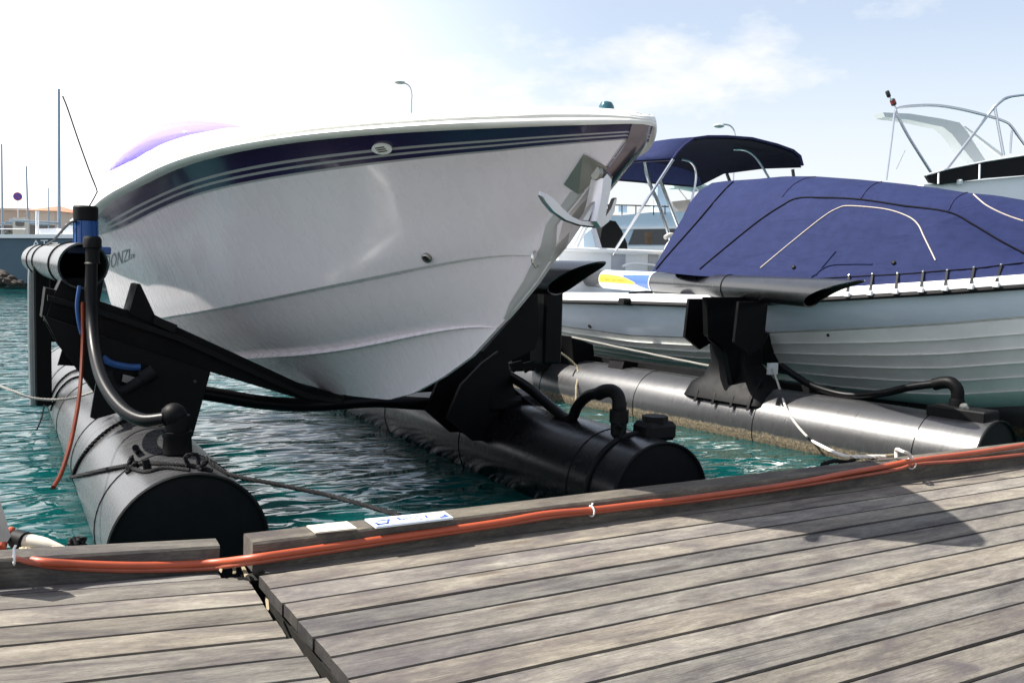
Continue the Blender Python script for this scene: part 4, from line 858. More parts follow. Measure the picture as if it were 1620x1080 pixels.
# rails: dark rubbing strake and the white gunwale above it
for nm, up, rr, mt in (('rub_rail', 0.0, 0.022, 'blackmatt'),):
    b_ = MB(); pth = [h2(p[0], p[1] + 0.022, p[2] + up) for p in A1[::-1]] + [h2(p[0], -p[1] - 0.022, p[2] + up) for p in A1]; b_.tube(pth, rr, 8); part(nm, b_, M[mt], cb)
GH = 0.115
b_ = MB(); pr_ = [(0.0, 0.015), (0.02, 0.03), (0.02, 0.06), (-0.01, GH), (-0.10, GH + 0.01)]
for sg in (1, -1): b_.grid([[h2(p[0], sg * (max(p[1], 0.12) + o_), p[2] + u_) for p in A1] for o_, u_ in pr_])
b_.grid([[h2(p[0], q * (max(p[1], 0.12) - 0.10), p[2] + GH + 0.01) for p in A1] for q in (1, 0.5, 0, -0.5, -1)])
part('gunwale', b_, M['railw'], cb)
# canvas cover: loft over v
RG = [(1155, 286), (1200, 283), (1240, 279), (1290, 279), (1360, 284), (1420, 290), (1480, 297), (1530, 305), (1575, 309), (1640, 320)]
SHO = [(1120, 345), (1165, 328), (1240, 323), (1290, 312), (1360, 316), (1430, 326), (1500, 336), (1560, 368), (1640, 408)]
GUN = [(1020, 428), (1100, 436), (1200, 442), (1290, 450), (1380, 457), (1440, 453), (1500, 447), (1560, 441), (1640, 434)]
rg = sorted([((at(x, y, P=(l2(1.45, 0, 0), np.array([*LU, 0])))), x) for x, y in RG], key=lambda q: q[1])
rgv = [((p[:2] - L2O) @ LA, p[2]) for p, _ in rg]
va = (at(1035, 430, P=(l2(1.45 - 1.22, 0, 0), np.array([*LU, 0])))[:2] - L2O) @ LA
vs2 = np.linspace(va, -0.9, 56)
bg_ = lambda v: max(0.05, b2s(v) - 0.02); bsho = lambda v: b2s(v) * 0.60
zg = trace_rows(GUN, bg_, vs2, h2, 9) if False else None
def trz(tr, bf, v): 
    tr = sorted(tr); z = 1.5
    for _ in range(8):
        px, py, dz = proj(h2(v, bf(v), z)); z += (py - np.interp(px, [p[0] for p in tr], [p[1] for p in tr])) / F * dz
    return z
def front(v, f, v1=0.25):
    if v > v1: return f(v)
    return f(v1) + (f(v1) - f(v1 + 0.5)) / 0.5 * (v1 - v)
RV = sorted(rgv); rgz = lambda v: float(np.interp(v, [q[0] for q in RV], [q[1] for q in RV]))
rc = []
for v in vs2:
    zs = front(v, lambda q: trz(SHO, bsho, q)); zgun = front(v, lambda q: trz(GUN, bg_, q)); zr = front(v, rgz); bG = bg_(v); bS = bsho(v)
    zs = max(zs, zgun + 0.05); zr = max(zr, zs + 0.03)
    sg_ = 0.02 * math.sin(v * 9.0)
    half = [(bG, zgun), (bG * 0.9 + bS * 0.1, zgun + (zs - zgun) * 0.12), (bG * 0.62 + bS * 0.38, zgun + (zs - zgun) * 0.40), (bG * 0.3 + bS * 0.7, zgun + (zs - zgun) * 0.72), (bS, zs), (bS * 0.86, zs + (zr - zs) * 0.36), (bS * 0.62, zs + (zr - zs) * 0.70), (bS * 0.32, zs + (zr - zs) * 0.92), (0, zr)]
    rc.append([h2(v, b_, z) for b_, z in half] + [h2(v, -b_, z) for b_, z in half[-2::-1]])
b_ = MB(); b_.grid(rc); n_ = len(rc[0])
endc = [rc[0], [h2(va + 0.12, 0, 1.4)] * n_]; b_.grid(endc)
cover = b_.build('cover', M['canvas'], cb, angle=60)
CB = bvh_of(cover)
def on_cover(nm, pts, r, mt, k=8):
    P = smooth([np.array([x, y, 0.0]) for x, y in pts], k); q = hits(CB, [(p[0], p[1]) for p in P], r * 0.5)
    if len(q) > 2: b_ = MB(); b_.tube(q, r, 7); return part(nm, b_, M[mt], cover)
on_cover('piping', [(1107, 426), (1150, 390), (1200, 350), (1238, 325), (1262, 314), (1300, 313), (1360, 316), (1430, 326), (1500, 336), (1540, 356), (1580, 380), (1619, 401)], 0.009, 'piping')
on_cover('zip', [(1203, 424), (1250, 385), (1300, 345), (1325, 330), (1345, 326), (1400, 331), (1435, 342), (1452, 355), (1462, 375), (1480, 412)], 0.0065, 'zip')
on_cover('seam', [(1237, 312), (1252, 295), (1272, 283), (1290, 280)], 0.006, 'canvasdark'); on_cover('seam', [(1362, 314), (1372, 300), (1384, 291), (1395, 288)], 0.006, 'canvasdark'); on_cover('seam', [(1500, 333), (1510, 316), (1526, 306), (1534, 305)], 0.006, 'canvasdark')
on_cover('zip', [(1540, 308), (1560, 325), (1590, 340), (1619, 350)], 0.007, 'zip'); 
on_cover('edge_piping', [(1038, 426), (1060, 400), (1100, 355), (1140, 308), (1160, 288)], 0.010, 'piping')
on_cover('hem_cord', [(1290, 441), (1344, 438), (1381, 436), (1421, 434), (1461, 431), (1499, 428), (1541, 425), (1584, 420), (1619, 416)], 0.006, 'piping')
for x, y in ((1256, 423), (1414, 416)):
    p, n = hit(CB, x, y)
    if p is not None: b_ = MB(); b_.lathe([(0.022, 0), (0.022, 0.012), (0.012, 0.02)], p, n, 10); part('turn_button', b_, M['blackmatt'], cover)
# soft fold in the canvas
for pts in ([(1282, 440), (1310, 421), (1345, 418), (1380, 418)], [(1290, 436), (1305, 418), (1322, 398)], ):
    on_cover('fold', pts, 0.007, 'canvas')
# hold-down straps with their rail hooks
for (x1, y1), (x2, y2) in zip([(1344, 437), (1381, 435), (1421, 434), (1461, 431), (1499, 429), (1541, 425), (1584, 421)], [(1336, 466), (1372, 466), (1412, 464), (1448, 462), (1494, 459), (1532, 456), (1577, 452)]):
    t_, n = hit(CB, x1, y1, 0.01); 
    if t_ is None: continue
    pv = (t_[:2] - L2O) @ LA; zA = float(np.interp(pv, A1[:, 0], A1[:, 2])); ba = h2(pv - 0.05, b2s(pv) + 0.035, zA + 0.055)
    w_ = np.array([*LA, 0]) * 0.011; o_ = np.array([*(-LU), 0.2]) * 0.006
    b_ = MB(); b_.prism([t_ - w_, t_ + w_, ba + w_, ba - w_], o_); sp = part('strap', b_, M['blackmatt'], cb)
    b_ = MB(); b_.box(ba + np.array([0, 0, -0.01]), (0.03, 0.055, 0.05), rz=rz2, bev=0.006); part('hook', b_, M['railw'], sp)
    b_ = MB(); b_.lathe([(0.012, 0), (0.010, 0.014), (0.004, 0.018)], t_, n, 10); part('stud', b_, M['steel'], sp)
c, n = hit(H2B, 1310, 530)
if c is not None: b_ = MB(); b_.lathe([(0.018, 0), (0.015, 0.008)], c, n, 12); part('drain', b_, M['grim'], cb)
c, n = hit(H2B, 933, 516)
if c is not None: b_ = MB(); b_.lathe([(0.03, 0), (0.022, 0.012)], c, n, 12); part('drain', b_, M['grim'], cb)

# ================================================================ cruiser with the blue bimini
Y3 = 12.6
bim = thing('sports_boat', (10.5, Y3 + 1, 0.6), 'white sports boat with navy bimini top and black outboard behind the guide pipes', 'sports boat')
xa, xb = at(884, 400, Y=Y3)[0], 14.6; zt3 = at(960, 393, Y=Y3)[2]
b_ = MB(); hullp = []
for f, zz in ((0.92, -0.5), (0.97, 0.4), (1.0, 1.2), (1.0, zt3 - 0.08)):
    hullp.append([(xa + (1 - f) * 1.2, Y3 + (1 - f), zz), (xb - 2, Y3 + (1 - f), zz), (xb, Y3 + 1.1, zz), (xb - 2, Y3 + 2.3, zz), (xa + (1 - f), Y3 + 2.3, zz)])
b_.grid(hullp, closed=True); b_.add(hullp[-1], [(0, 1, 2, 3, 4)]); part('hull', b_, M['whiteboat'], bim)
b_ = MB(); b_.box(((xa + xb - 2) / 2, Y3 - 0.02, zt3 - 0.035), (xb - 2 - xa + 0.1, 0.16, 0.075), bev=0.02); part('coaming', b_, M['railw'], bim)
M['greypanel'] = mat('grey_panel', (0.36, 0.38, 0.42), 0.5, var=0.05)
for x0, x1 in ((968, 988), (1026, 1040)):
    p0 = at(x0, 402, Y=Y3 - 0.005); p1 = at(x1, 440, Y=Y3 - 0.005); b_ = MB(); b_.box(((p0[0] + p1[0]) / 2, Y3 - 0.004, (p0[2] + p1[2]) / 2), (abs(p1[0] - p0[0]), 0.02, abs(p0[2] - p1[2]))); part('side_panel', b_, M['greypanel'], bim)
b_ = MB(); b_.tube(smooth([at(x, y, Y=Y3 - 0.15) for x, y in [(985, 421), (1000, 417), (1030, 419), (1042, 422)]], 4), 0.022, 8); part('grab_rail', b_, M['railw'], bim)
# outboard cowl
co = [at(x, y, Y=Y3 + 0.5) for x, y in [(948, 392), (952, 362), (962, 348), (974, 350), (984, 365), (992, 385), (993, 397)]]
b_ = MB(); b_.prism(co, (0, 0.55, 0)); part('outboard_cowl', b_, M['black'], bim)
co = [at(x, y, Y=Y3 + 0.4) for x, y in [(923, 394), (923, 372), (938, 360), (946, 374), (950, 394)]]
b_ = MB(); b_.prism(co, (0, 0.5, 0)); part('outboard_leg', b_, M['bluewhite'], bim)
co = [at(x, y, Y=Y3 + 0.38) for x, y in [(936, 361), (943, 361), (953, 394), (945, 394)]]
b_ = MB(); b_.prism(co, (0, 0.5, 0)); part('cowl_band', b_, M['greypanel'], bim)
for pts in ([(905, 392), (925, 352)], [(912, 393), (930, 356)]): b_ = MB(); b_.tube([at(*q, Y=Y3 + 0.1) for q in pts], 0.025, 8); part('stern_rail', b_, M['railw'], bim)
# bimini: arches across X, stepping back in Y
YA = 11.9
arch = lambda pts, Y: [at(x, y, Y=Y) for x, y in pts]
near = arch([(1065, 251), (1072, 241), (1084, 229), (1098, 219), (1120, 216), (1150, 216), (1190, 219), (1230, 229), (1255, 238), (1266, 247), (1270, 262)], YA)
dxy = np.array([0.0, 1.05, 0.0]); ups = [0.06, 0.06, 0.0]
rws = [near, [p + dxy * 0.9 + np.array([0.02, 0, 0.05]) for p in near], [p + dxy * 1.9 + np.array([0.02, 0, 0.03]) for p in near], [p + dxy * 2.5 + np.array([0.0, 0, -0.16]) for p in near], [np.array([p[0] * 0.98 + 0.2, p[1] + 2.75, near[0][2] - 0.08]) for p in near]]
b_ = MB(); b_.grid(rws); can = part('canopy', b_, M['canvas'], bim, solid=0.02, angle=60)
b_ = MB(); b_.grid([[p + np.array([0, 0.03, -0.035]) for p in r] for r in rws]); part('shade_sheet', b_, M['shade_sheet'], can, angle=60)  # dark sheet added just inside the canopy to stand in for its shade
b_ = MB(); b_.tube(near, 0.022, 8); part('hem', b_, M['canvasdark'], can)
def tube3(nm, pts, Y, r=0.022, mt='alu', par=None, k=5):
    ys = Y if hasattr(Y, '__len__') else [Y] * len(pts); b_ = MB(); b_.tube(smooth([at(x, y, Y=q) for (x, y), q in zip(pts, ys)], k), r, 8); part(nm, b_, M[mt], par or bim)
tube3('frame_tube', [(1065, 252), (1018, 325), (969, 403)], [YA, YA + 0.3, Y3 - 0.05], 0.024)
tube3('frame_tube', [(1019, 250), (1026, 285), (1045, 330), (1060, 378), (1062, 395)], 13.0, 0.032)
tube3('frame_tube', [(1044, 284), (1060, 325), (1077, 370), (1084, 395)], 13.2, 0.032)
tube3('frame_tube', [(1078, 252), (1092, 256), (1100, 268), (1100, 290), (1090, 335), (1080, 385)], 12.3, 0.02)
tube3('frame_tube', [(1160, 236), (1180, 238), (1198, 252), (1218, 284)], 12.6, 0.022)
tube3('frame_tube', [(1150, 275), (1158, 296)], 13.5, 0.03, 'grim'); tube3('frame_tube', [(1254, 268), (1257, 290)], 12.6, 0.03, 'grim')
b_ = MB()
for q in range(3): b_.tube(smooth([at(x, y, Y=12.3) for x, y in [(1053 + q * 4, 424), (1053 + q * 6, 402), (1060 + q * 7, 385), (1076 + q * 3, 380 + q * 3)]], 5), 0.045, 8)
part('rope_coil', b_, M['ropewhite'], bim)
b_ = MB(); b_.tube(smooth([at(x, y, Y=12.2) for x, y in [(1052, 376), (1060, 372), (1072, 374), (1082, 372)]], 4), 0.04, 8); part('rope_coil', b_, M['ropewhite'], bim)

# ================================================================ pale blue cabin cruiser further back
D4 = 26.0
def a4(x, y, d=0.0): return at(x, y, D=D4 + d)
BK = np.array([0.35, 0.93, 0.0])
cr = thing('cabin_cruiser', (*a4(1060, 380)[:2], WZ), 'pale blue cabin cruiser with dark side window seen under the bimini', 'cabin cruiser')
b_ = MB(); b_.prism([a4(x, y) for x, y in [(900, 352), (960, 343), (1030, 336), (1100, 335), (1200, 337), (1200, 392), (960, 392), (900, 392)]], BK * 2.2); part('cabin', b_, M['bluewhite'], cr)
b_ = MB(); b_.prism([a4(x, y, -0.05) for x, y in [(880, 391), (1250, 386), (1250, 480), (960, 486), (890, 480)]], BK * 2.8); part('hull', b_, M['whiteboat'], cr)
b_ = MB(); b_.prism([a4(x, y, -0.04) for x, y in [(960, 359), (1210, 356), (1210, 360), (960, 363)]], BK * 0.05); part('cabin_trim', b_, M['whiteboat'], cr)
b_ = MB(); b_.prism([a4(x, y, -0.03) for x, y in [(1003, 363), (1097, 361), (1097, 387), (994, 387)]], BK * 0.04); w_ = part('window', b_, M['glassdark'], cr)
b_ = MB(); b_.prism([a4(x, y, -0.05) for x, y in [(1020, 367), (1032, 367), (1031, 386), (1021, 386)]], BK * 0.03); part('curtain', b_, mat('brown_curtain', (0.14, 0.085, 0.05), 0.8, var=0.3, vscale=8), w_)
b_ = MB(); b_.prism([a4(x, y, 0.5) for x, y in [(1040, 292), (1052, 296), (1062, 325), (1085, 336), (1046, 337), (1040, 318)]], BK * 0.8); part('radar_arch', b_, M['bluewhite'], cr)
b_ = MB(); b_.prism([a4(x, y, 0.2) for x, y in [(1063, 319), (1098, 315), (1122, 336), (1075, 335), (1066, 326)]], BK * 1.4); part('folded_cover', b_, M['tan'], cr)
b_ = MB(); b_.prism([a4(x, y, 0.6) for x, y in [(1066, 293), (1080, 289), (1105, 289), (1128, 296), (1128, 298), (1105, 293), (1082, 293), (1067, 297)]], BK * 1.6); part('small_bimini', b_, M['palegreen'], cr)
for pts in ([(1072, 297), (1098, 330)], [(1126, 297), (1100, 330)], [(1118, 297), (1140, 330)], [(1100, 296), (1125, 328)]): b_ = MB(); b_.tube([a4(*q, 0.8) for q in pts], 0.02, 6); part('bimini_strut', b_, M['railw'], cr)
b_ = MB(); b_.tube([a4(x, y) for x, y in [(950, 324), (1000, 325), (1060, 327)]], 0.02, 6); 
for x in (962, 984, 1006, 1034, 1052): b_.tube([a4(x, 325), a4(x, 340)], 0.016, 6)
part('guard_rail', b_, M['grim'], cr)
b_ = MB(); b_.prism([a4(x, y, 0.4) for x, y in [(978, 326), (992, 326), (992, 336), (978, 335)]], BK * 0.3); part('horn_box', b_, M['bluewhite'], cr)
b_ = MB(); b_.tube(smooth([a4(x, y, 0.6) for x, y in [(1012, 268), (1024, 276), (1030, 300), (1034, 330)]], 4), 0.035, 8); b_.tube([a4(1012, 285, 0.6), a4(1030, 294, 0.6)], 0.03, 6); part('arch_tube', b_, M['whiteboat'], cr)

# ================================================================ flybridge yacht, upper right
D5 = 19.0
def a5(x, y, d=0.0): return at(x, y, D=D5 + d)
fy = thing('flybridge_yacht', (*a5(1570, 300)[:2], WZ), 'white flybridge yacht with grey radar arch and dark bridge screen at upper right', 'yacht')
b_ = MB(); b_.prism([a5(x, y, 0.1) for x, y in [(1462, 292), (1540, 286), (1650, 276), (1760, 270), (1760, 600), (1520, 600), (1480, 480), (1440, 330)]], BK * 3.0); part('superstructure', b_, M['whiteboat'], fy)
b_ = MB(); b_.prism([a5(x, y) for x, y in [(1465, 278), (1500, 268), (1560, 256), (1625, 246), (1700, 236), (1700, 270), (1625, 277), (1560, 282), (1490, 292), (1472, 289)]], BK * 0.08); scr = part('bridge_screen', b_, M['blackmatt'], fy)
for x, y0, y1 in ((1485, 274, 291), (1550, 260, 284)): b_ = MB(); b_.tube([a5(x, y0, -0.08), a5(x - 0.5, y1, -0.08)], 0.02, 8); part('screen_post', b_, M['railw'], scr)
b_ = MB(); b_.tube([a5(x, y, -0.03) for x, y in [(1465, 277), (1500, 267), (1560, 255), (1625, 245), (1700, 235)]], 0.018, 8); part('screen_rail', b_, M['railw'], scr)
M['archgrey'] = mat('arch_grey', (0.50, 0.55, 0.55), 0.5)
b_ = MB(); b_.prism([a5(x, y, 0.8) for x, y in [(1397, 178), (1440, 180), (1490, 188), (1518, 194), (1530, 208), (1545, 232), (1560, 255), (1545, 262), (1526, 238), (1506, 212), (1492, 201), (1440, 190), (1400, 185)]], BK * 0.35); part('radar_arch', b_, M['archgrey'], fy)
b_ = MB(); b_.prism([a5(x, y, 1.4) for x, y in [(1524, 200), (1528, 200), (1590, 246), (1584, 248)]], BK * 0.08); part('radar_arch', b_, M['archgrey'], fy)
def t5(nm, pts, r=0.03, mt='alu', d=0.0): b_ = MB(); b_.tube(smooth([a5(x, y, d) for x, y in pts], 5), r, 8); part(nm, b_, M[mt], fy)
t5('frame_tube', [(1416, 178), (1420, 172), (1440, 168), (1480, 167), (1520, 173), (1560, 183), (1590, 193), (1602, 203), (1618, 226), (1640, 250)])
t5('frame_tube', [(1417, 176), (1436, 214), (1475, 276)]); t5('frame_tube', [(1415, 180), (1410, 225), (1402, 286)], 0.022)
t5('frame_tube', [(1574, 168), (1545, 206), (1497, 269)]); t5('frame_tube', [(1574, 170), (1588, 246)]); t5('frame_tube', [(1601, 206), (1598, 244)], 0.022)
t5('frame_tube', [(1570, 174), (1582, 162), (1597, 154), (1640, 149)])
t5('aerial', [(1403, 146), (1418, 172)], 0.014, 'railw'); 
for x, y, r in ((1405, 149, 0.042), (1413, 162, 0.055)): b_ = MB(); b_.lathe([(r * 0.7, -0.07), (r, -0.05), (r, 0.05), (r * 0.7, 0.07)], a5(x, y), (-0.45, 0.1, 0.8), 12); part('navigation_lamp', b_, M['grim'], fy)
b_ = MB(); b_.lathe([(r * 1.02, -0.02), (r * 1.02, 0.03)], a5(1413, 162), (-0.45, 0.1, 0.8), 12); part('lamp_band', b_, mat('red_lens', (0.35, 0.03, 0.03), 0.4), fy)
t5('radio_whip', [(1418, 268), (1432, 238)], 0.008, 'railw')
b_ = MB(); b_.lathe([(0.06, 0), (0.06, 0.08), (0.04, 0.1)], a5(1518, 292), n=12); part('deck_vent', b_, M['archgrey'], fy)
# ================================================================ far side of the harbour, left
D6 = 42.0
def a6(x, y, d=0.0): return at(x, y, D=D6 + d)
B6 = np.array([0.3, 0.95, 0])
wk = thing('workboat', (*a6(60, 430)[:2], WZ), 'slate blue workboat hull with white deck moored at far left', 'workboat')
M['slate'] = mat('slate_blue_paint', (0.045, 0.088, 0.125), 0.55, var=0.2, vscale=0.8)
b_ = MB(); b_.prism([a6(x, y) for x, y in [(-160, 376), (120, 378), (190, 376), (176, 410), (165, 449), (-160, 446)]], B6 * 3.2); part('hull', b_, M['slate'], wk)
b_ = MB(); b_.prism([a6(x, y, -0.1) for x, y in [(-162, 370), (120, 371), (192, 369), (192, 375), (120, 377), (-162, 376)]], B6 * 3.4); part('gunwale', b_, M['railw'], wk)
b_ = MB(); b_.prism([a6(x, y, 0.5) for x, y in [(98, 371), (104, 354), (124, 351), (140, 360), (150, 371)]], B6 * 1.2); part('foredeck_hatch', b_, M['whiteboat'], wk)
b_ = MB(); b_.prism([a6(x, y, 0.6) for x, y in [(56, 371), (56, 362), (90, 361), (90, 371)]], B6 * 0.8); part('deck_box', b_, M['whiteboat'], wk)
uv, fs = text_mesh('AT'); b_ = MB(); b_.add([a6(50 + 26 * u, 392 - 12 * v - 0.5 * u, -0.03) for u, v in uv], fs); part('lettering', b_, M['railw'], wk, fix=False)
b_ = MB(); b_.tube([a6(59, 371, 0.4), a6(59, 334, 0.4)], 0.07, 8); part('bitt_post', b_, M['railw'], wk)
b_ = MB(); b_.tube([a6(-150, 362, 0.2), a6(40, 362, 0.2)], 0.02, 6); part('deck_rail', b_, M['alu'], wk)
M['mast'] = mat('mast_paint', (0.24, 0.31, 0.37), 0.45, 0.3)
def sailboat(px, ytop, ybase, D, r, label, extra=None):
    p0 = at(px[1], ybase, D=D); p1 = at(px[0], ytop, D=D); t_ = thing('sailing_boat', (p0[0], p0[1], WZ), label, 'sailing boat', 'sailing boats behind the workboat')
    b_ = MB(); b_.tube([p0 + np.array([0, 0, -0.7]), p0, p1], [r, r, r * 0.75], 10); m_ = part('mast', b_, M['mast'], t_)
    b_ = MB(); Lh = 3.2; rw = []
    for f in np.linspace(-1, 1, 13):
        w_ = 1.15 * (1 - abs(f) ** 2.4) + 0.02; x = p0[0] + f * Lh
        rw.append([(x, p0[1] - w_, 0.55), (x, p0[1] - w_ * 0.8, 0.0), (x, p0[1], WZ - 0.2), (x, p0[1] + w_ * 0.8, 0.0), (x, p0[1] + w_, 0.55)])
    b_.grid(rw, closed=True); part('hull', b_, M['whiteboat'], t_)
    b_ = MB(); b_.tube([p0 + np.array([0, 0, 0.6]), p0 + np.array([-2.2, 0, 0.65])], 0.05, 8); part('boom', b_, M['mast'], t_)
    return t_, m_
sailboat((93, 93.5), 141, 372, 47, 0.085, 'sailing boat with the tallest and thickest grey mast, left of the lift motor')
sailboat((41.5, 45), 263, 372, 56, 0.06, 'sailing boat with slim mast standing right of the round blue sign')
sailboat((2.5, 4), 228, 372, 60, 0.07, 'sailing boat with grey mast at the left edge of the photo')
sailboat((77, 77), 297, 372, 54, 0.04, 'sailing boat with shortest thin mast in front of the red roof')
# round sign, dispenser, house, wall, bushes, rocks
GQ = 1.05
def ground(x, D): p = at(x, 400, D=D); return np.array([p[0], p[1], GQ])
DS = 78.0
p = at(28, 311, D=DS); g = ground(28, DS)
sg = thing('traffic_sign', (p[0], p[1], GQ), 'round blue and red no parking sign on a grey pole', 'traffic sign')
b_ = MB(); b_.tube([(p[0], p[1], GQ), (p[0], p[1], p[2])], 0.035, 8); part('pole', b_, M['alu'], sg)
nv = -ray(28, 311); nv[2] = 0; nv /= np.linalg.norm(nv)
b_ = MB(); b_.lathe([(0.35, -0.01), (0.35, 0.01)], p + nv * 0.06, nv, 28); part('disc', b_, mat('sign_red', (0.35, 0.03, 0.05), 0.4), sg)
b_ = MB(); b_.lathe([(0.28, 0.0), (0.28, 0.012)], p + nv * 0.065, nv, 28); part('disc_face', b_, mat('sign_blue', (0.06, 0.05, 0.30), 0.4), sg)
sv = np.cross(nv, [0, 0, 1.0]); d1 = (sv + np.array([0, 0, 1.0])) * 0.7071; d2 = np.cross(nv, d1)
b_ = MB(); b_.prism([p + nv * 0.080 + d1 * a * 0.29 + d2 * c_ * 0.03 for a, c_ in ((-1, -1), (1, -1), (1, 1), (-1, 1))], nv * 0.006); part('slash', b_, mat('sign_red_bar', (0.35, 0.03, 0.05), 0.4), sg)
p = at(30, 358, D=50.0); hh = (at(30, 344, D=50)[2])
ds = thing('service_pedestal', (p[0], p[1], 0.0), 'cream box with dark oval screen on the workboat quay side', 'pedestal')
bx = [at(x, y, D=48.0) for x, y in [(20, 371), (20, 344), (40, 344), (40, 371)]]
b_ = MB(); b_.prism(bx, B6 * 0.6); part('body', b_, mat('cream_paint', (0.52, 0.48, 0.40), 0.5, var=0.05), ds)
b_ = MB(); b_.prism([at(31 + 7 * math.copysign(abs(math.cos(a)) ** 0.6, math.cos(a)), 353 + 5.2 * math.copysign(abs(math.sin(a)) ** 0.6, math.sin(a)), D=47.96) for a in np.linspace(0, 2 * math.pi, 20, endpoint=False)], B6 * 0.03); part('screen', b_, M['glassdark'], ds)
b_ = MB(); b_.box((at(30, 371, D=48)[0], at(30, 371, D=48)[1] + 0.3, 0.9), (0.5, 0.5, 2.2)); part('plinth', b_, M['bed'], ds)
M['stucco'] = mat('pale_stucco', (0.46, 0.42, 0.37), 0.9, var=0.1, vscale=0.5); M['roof'] = mat('terracotta_tiles', (0.38, 0.17, 0.10), 0.9, var=0.2, vscale=2.0)
DHs = 95.0
def house(px0, px1, yr, ye, D, label, mt='stucco', wins=3, ridge=True):
    c0 = at(px0, ye, D=D); c1 = at(px1, ye, D=D); zE = c0[2]; zR = at((px0 + px1) / 2, yr, D=D)[2]; dv = (c1 - c0); dv[2] = 0; Lw = np.linalg.norm(dv); dv /= Lw; nb_ = np.array([-dv[1], dv[0], 0]); 
    h_ = thing('house', ((c0[0] + c1[0]) / 2, (c0[1] + c1[1]) / 2, GQ), label, 'house')
    base = [c0, c1, c1 + nb_ * 7, c0 + nb_ * 7]; b_ = MB(); b_.prism([np.array([q[0], q[1], GQ - 0.2]) for q in base], (0, 0, zE - GQ + 0.2)); part('wall', b_, M[mt], h_)
    o_ = 0.4; e_ = [c0 - dv * o_ - nb_ * o_, c1 + dv * o_ - nb_ * o_, c1 + dv * o_ + nb_ * (7 + o_), c0 - dv * o_ + nb_ * (7 + o_)]; e_ = [np.array([q[0], q[1], zE + 0.01]) for q in e_]
    if ridge:
        r0 = c0 + dv * Lw * 0.42 + nb_ * 3.5; r1 = c0 + dv * Lw * 0.58 + nb_ * 3.5; r0 = np.array([r0[0], r0[1], zR]); r1 = np.array([r1[0], r1[1], zR])
        b_ = MB(); b_.add(e_ + [r0, r1], [(0, 1, 5, 4), (1, 2, 5), (2, 3, 4, 5), (3, 0, 4), (3, 2, 1, 0)]); part('roof', b_, M['roof'], h_)
    else:
        b_ = MB(); b_.prism(e_, (0, 0, 0.25)); part('roof', b_, M['stucco'], h_)
    for i in range(wins):
        q = c0 + dv * Lw * (i + 0.5) / wins; q = np.array([q[0], q[1], (zE + GQ) / 2 + 0.3]); b_ = MB(); b_.box(q - nb_ * 0.02, (0.9, 0.1, 1.1), rz=math.atan2(dv[1], dv[0])); part('window', b_, M['glassdark'], h_)
    return h_
house(48, 86, 323, 333, DHs, 'pale house with red tiled roof behind the masts')
house(-40, 45, 330, 331, 120, 'long low grey building behind the round sign', 'tan', 7, False)
house(86, 140, 338, 340, 112, 'low pale building right of the tallest mast', 'stucco', 4, False)
house(880, 1010, 340, 341, 130, 'low pale building beyond the anchor', 'stucco', 6, False)
M['leaf'] = mat('bush_leaves', (0.045, 0.06, 0.03), 0.8, var=0.4, vscale=1.0)
def bush(px, py, D, r, label):
    p = at(px, py, D=D); t_ = thing('bush', (p[0], p[1], GQ), label, 'bush', 'bushes on the far quay'); rs = np.random.RandomState(int(px * 7) + 3); b_ = MB()
    for _ in range(420):
        d = rs.normal(size=3); d /= np.linalg.norm(d); c_ = np.array([p[0], p[1], GQ + r * 0.75]) + d * r * rs.uniform(0.55, 1.05) * np.array([1.5, 1.0, 0.8]); u = rs.normal(size=3); u /= np.linalg.norm(u); w = np.cross(u, d); w /= np.linalg.norm(w); s_ = r * rs.uniform(0.07, 0.15)
        b_.add([c_ - u * s_, c_ + w * s_ * 0.7, c_ + u * s_, c_ - w * s_ * 0.7], [(0, 1, 2, 3)])
    part('foliage', b_, M['leaf'], t_, fix=False); b_ = MB(); b_.tube([(p[0], p[1], GQ - 0.1), (p[0] + 0.05, p[1], GQ + r * 0.7)], [0.08, 0.03], 6); part('stem', b_, M['tan'], t_)
bush(8, 356, 88, 1.5, 'dark bush on the far quay left of the cream box'); bush(104, 352, 90, 1.5, 'dark bush on the far quay right of the tallest mast'); bush(128, 350, 92, 1.6, 'dark bush on the far quay directly behind the lift motor'); bush(66, 356, 86, 1.3, 'bush on the far quay below the red roofed house')
M['rock'] = mat('brown_rock', (0.04, 0.03, 0.024), 0.9, var=0.4, vscale=3, bump=0.6, bscale=9)
lab = ['largest brown shore rock at the left edge under the workboat', 'low brown rock at the water beside the largest one', 'small flat rock at the right tail of the brown rocks', 'upper brown rock resting against the workboat hull']
for i, (px, py, r, D) in enumerate([(2, 436, 0.36, 38.5), (16, 441, 0.24, 38), (28, 446, 0.15, 37.6), (-8, 431, 0.42, 39)]):
    p = at(px, py, D=D); rs = np.random.RandomState(i + 11); bm = bmesh.new(); bmesh.ops.create_icosphere(bm, subdivisions=3, radius=r)
    ph = rs.rand(6) * 6
    for v in bm.verts:
        n = v.co.normalized(); v.co = v.co * (1 + 0.18 * math.sin(n.x * 4 + ph[0]) + 0.14 * math.sin(n.y * 5 + ph[1]) + 0.1 * math.sin(n.z * 7 + n.x * 5 + ph[2])); v.co.x *= 1.3; v.co.z *= 0.8
    me = bpy.data.meshes.new('rock'); bm.to_mesh(me); bm.free(); me.materials.append(M['rock']); o = bpy.data.objects.new('rock', me); COL.objects.link(o); o.location = (p[0], p[1], max(WZ + r * 0.2, p[2] - r * 0.3)); tag(o, lab[i], 'rock', 'rocks below the workboat')
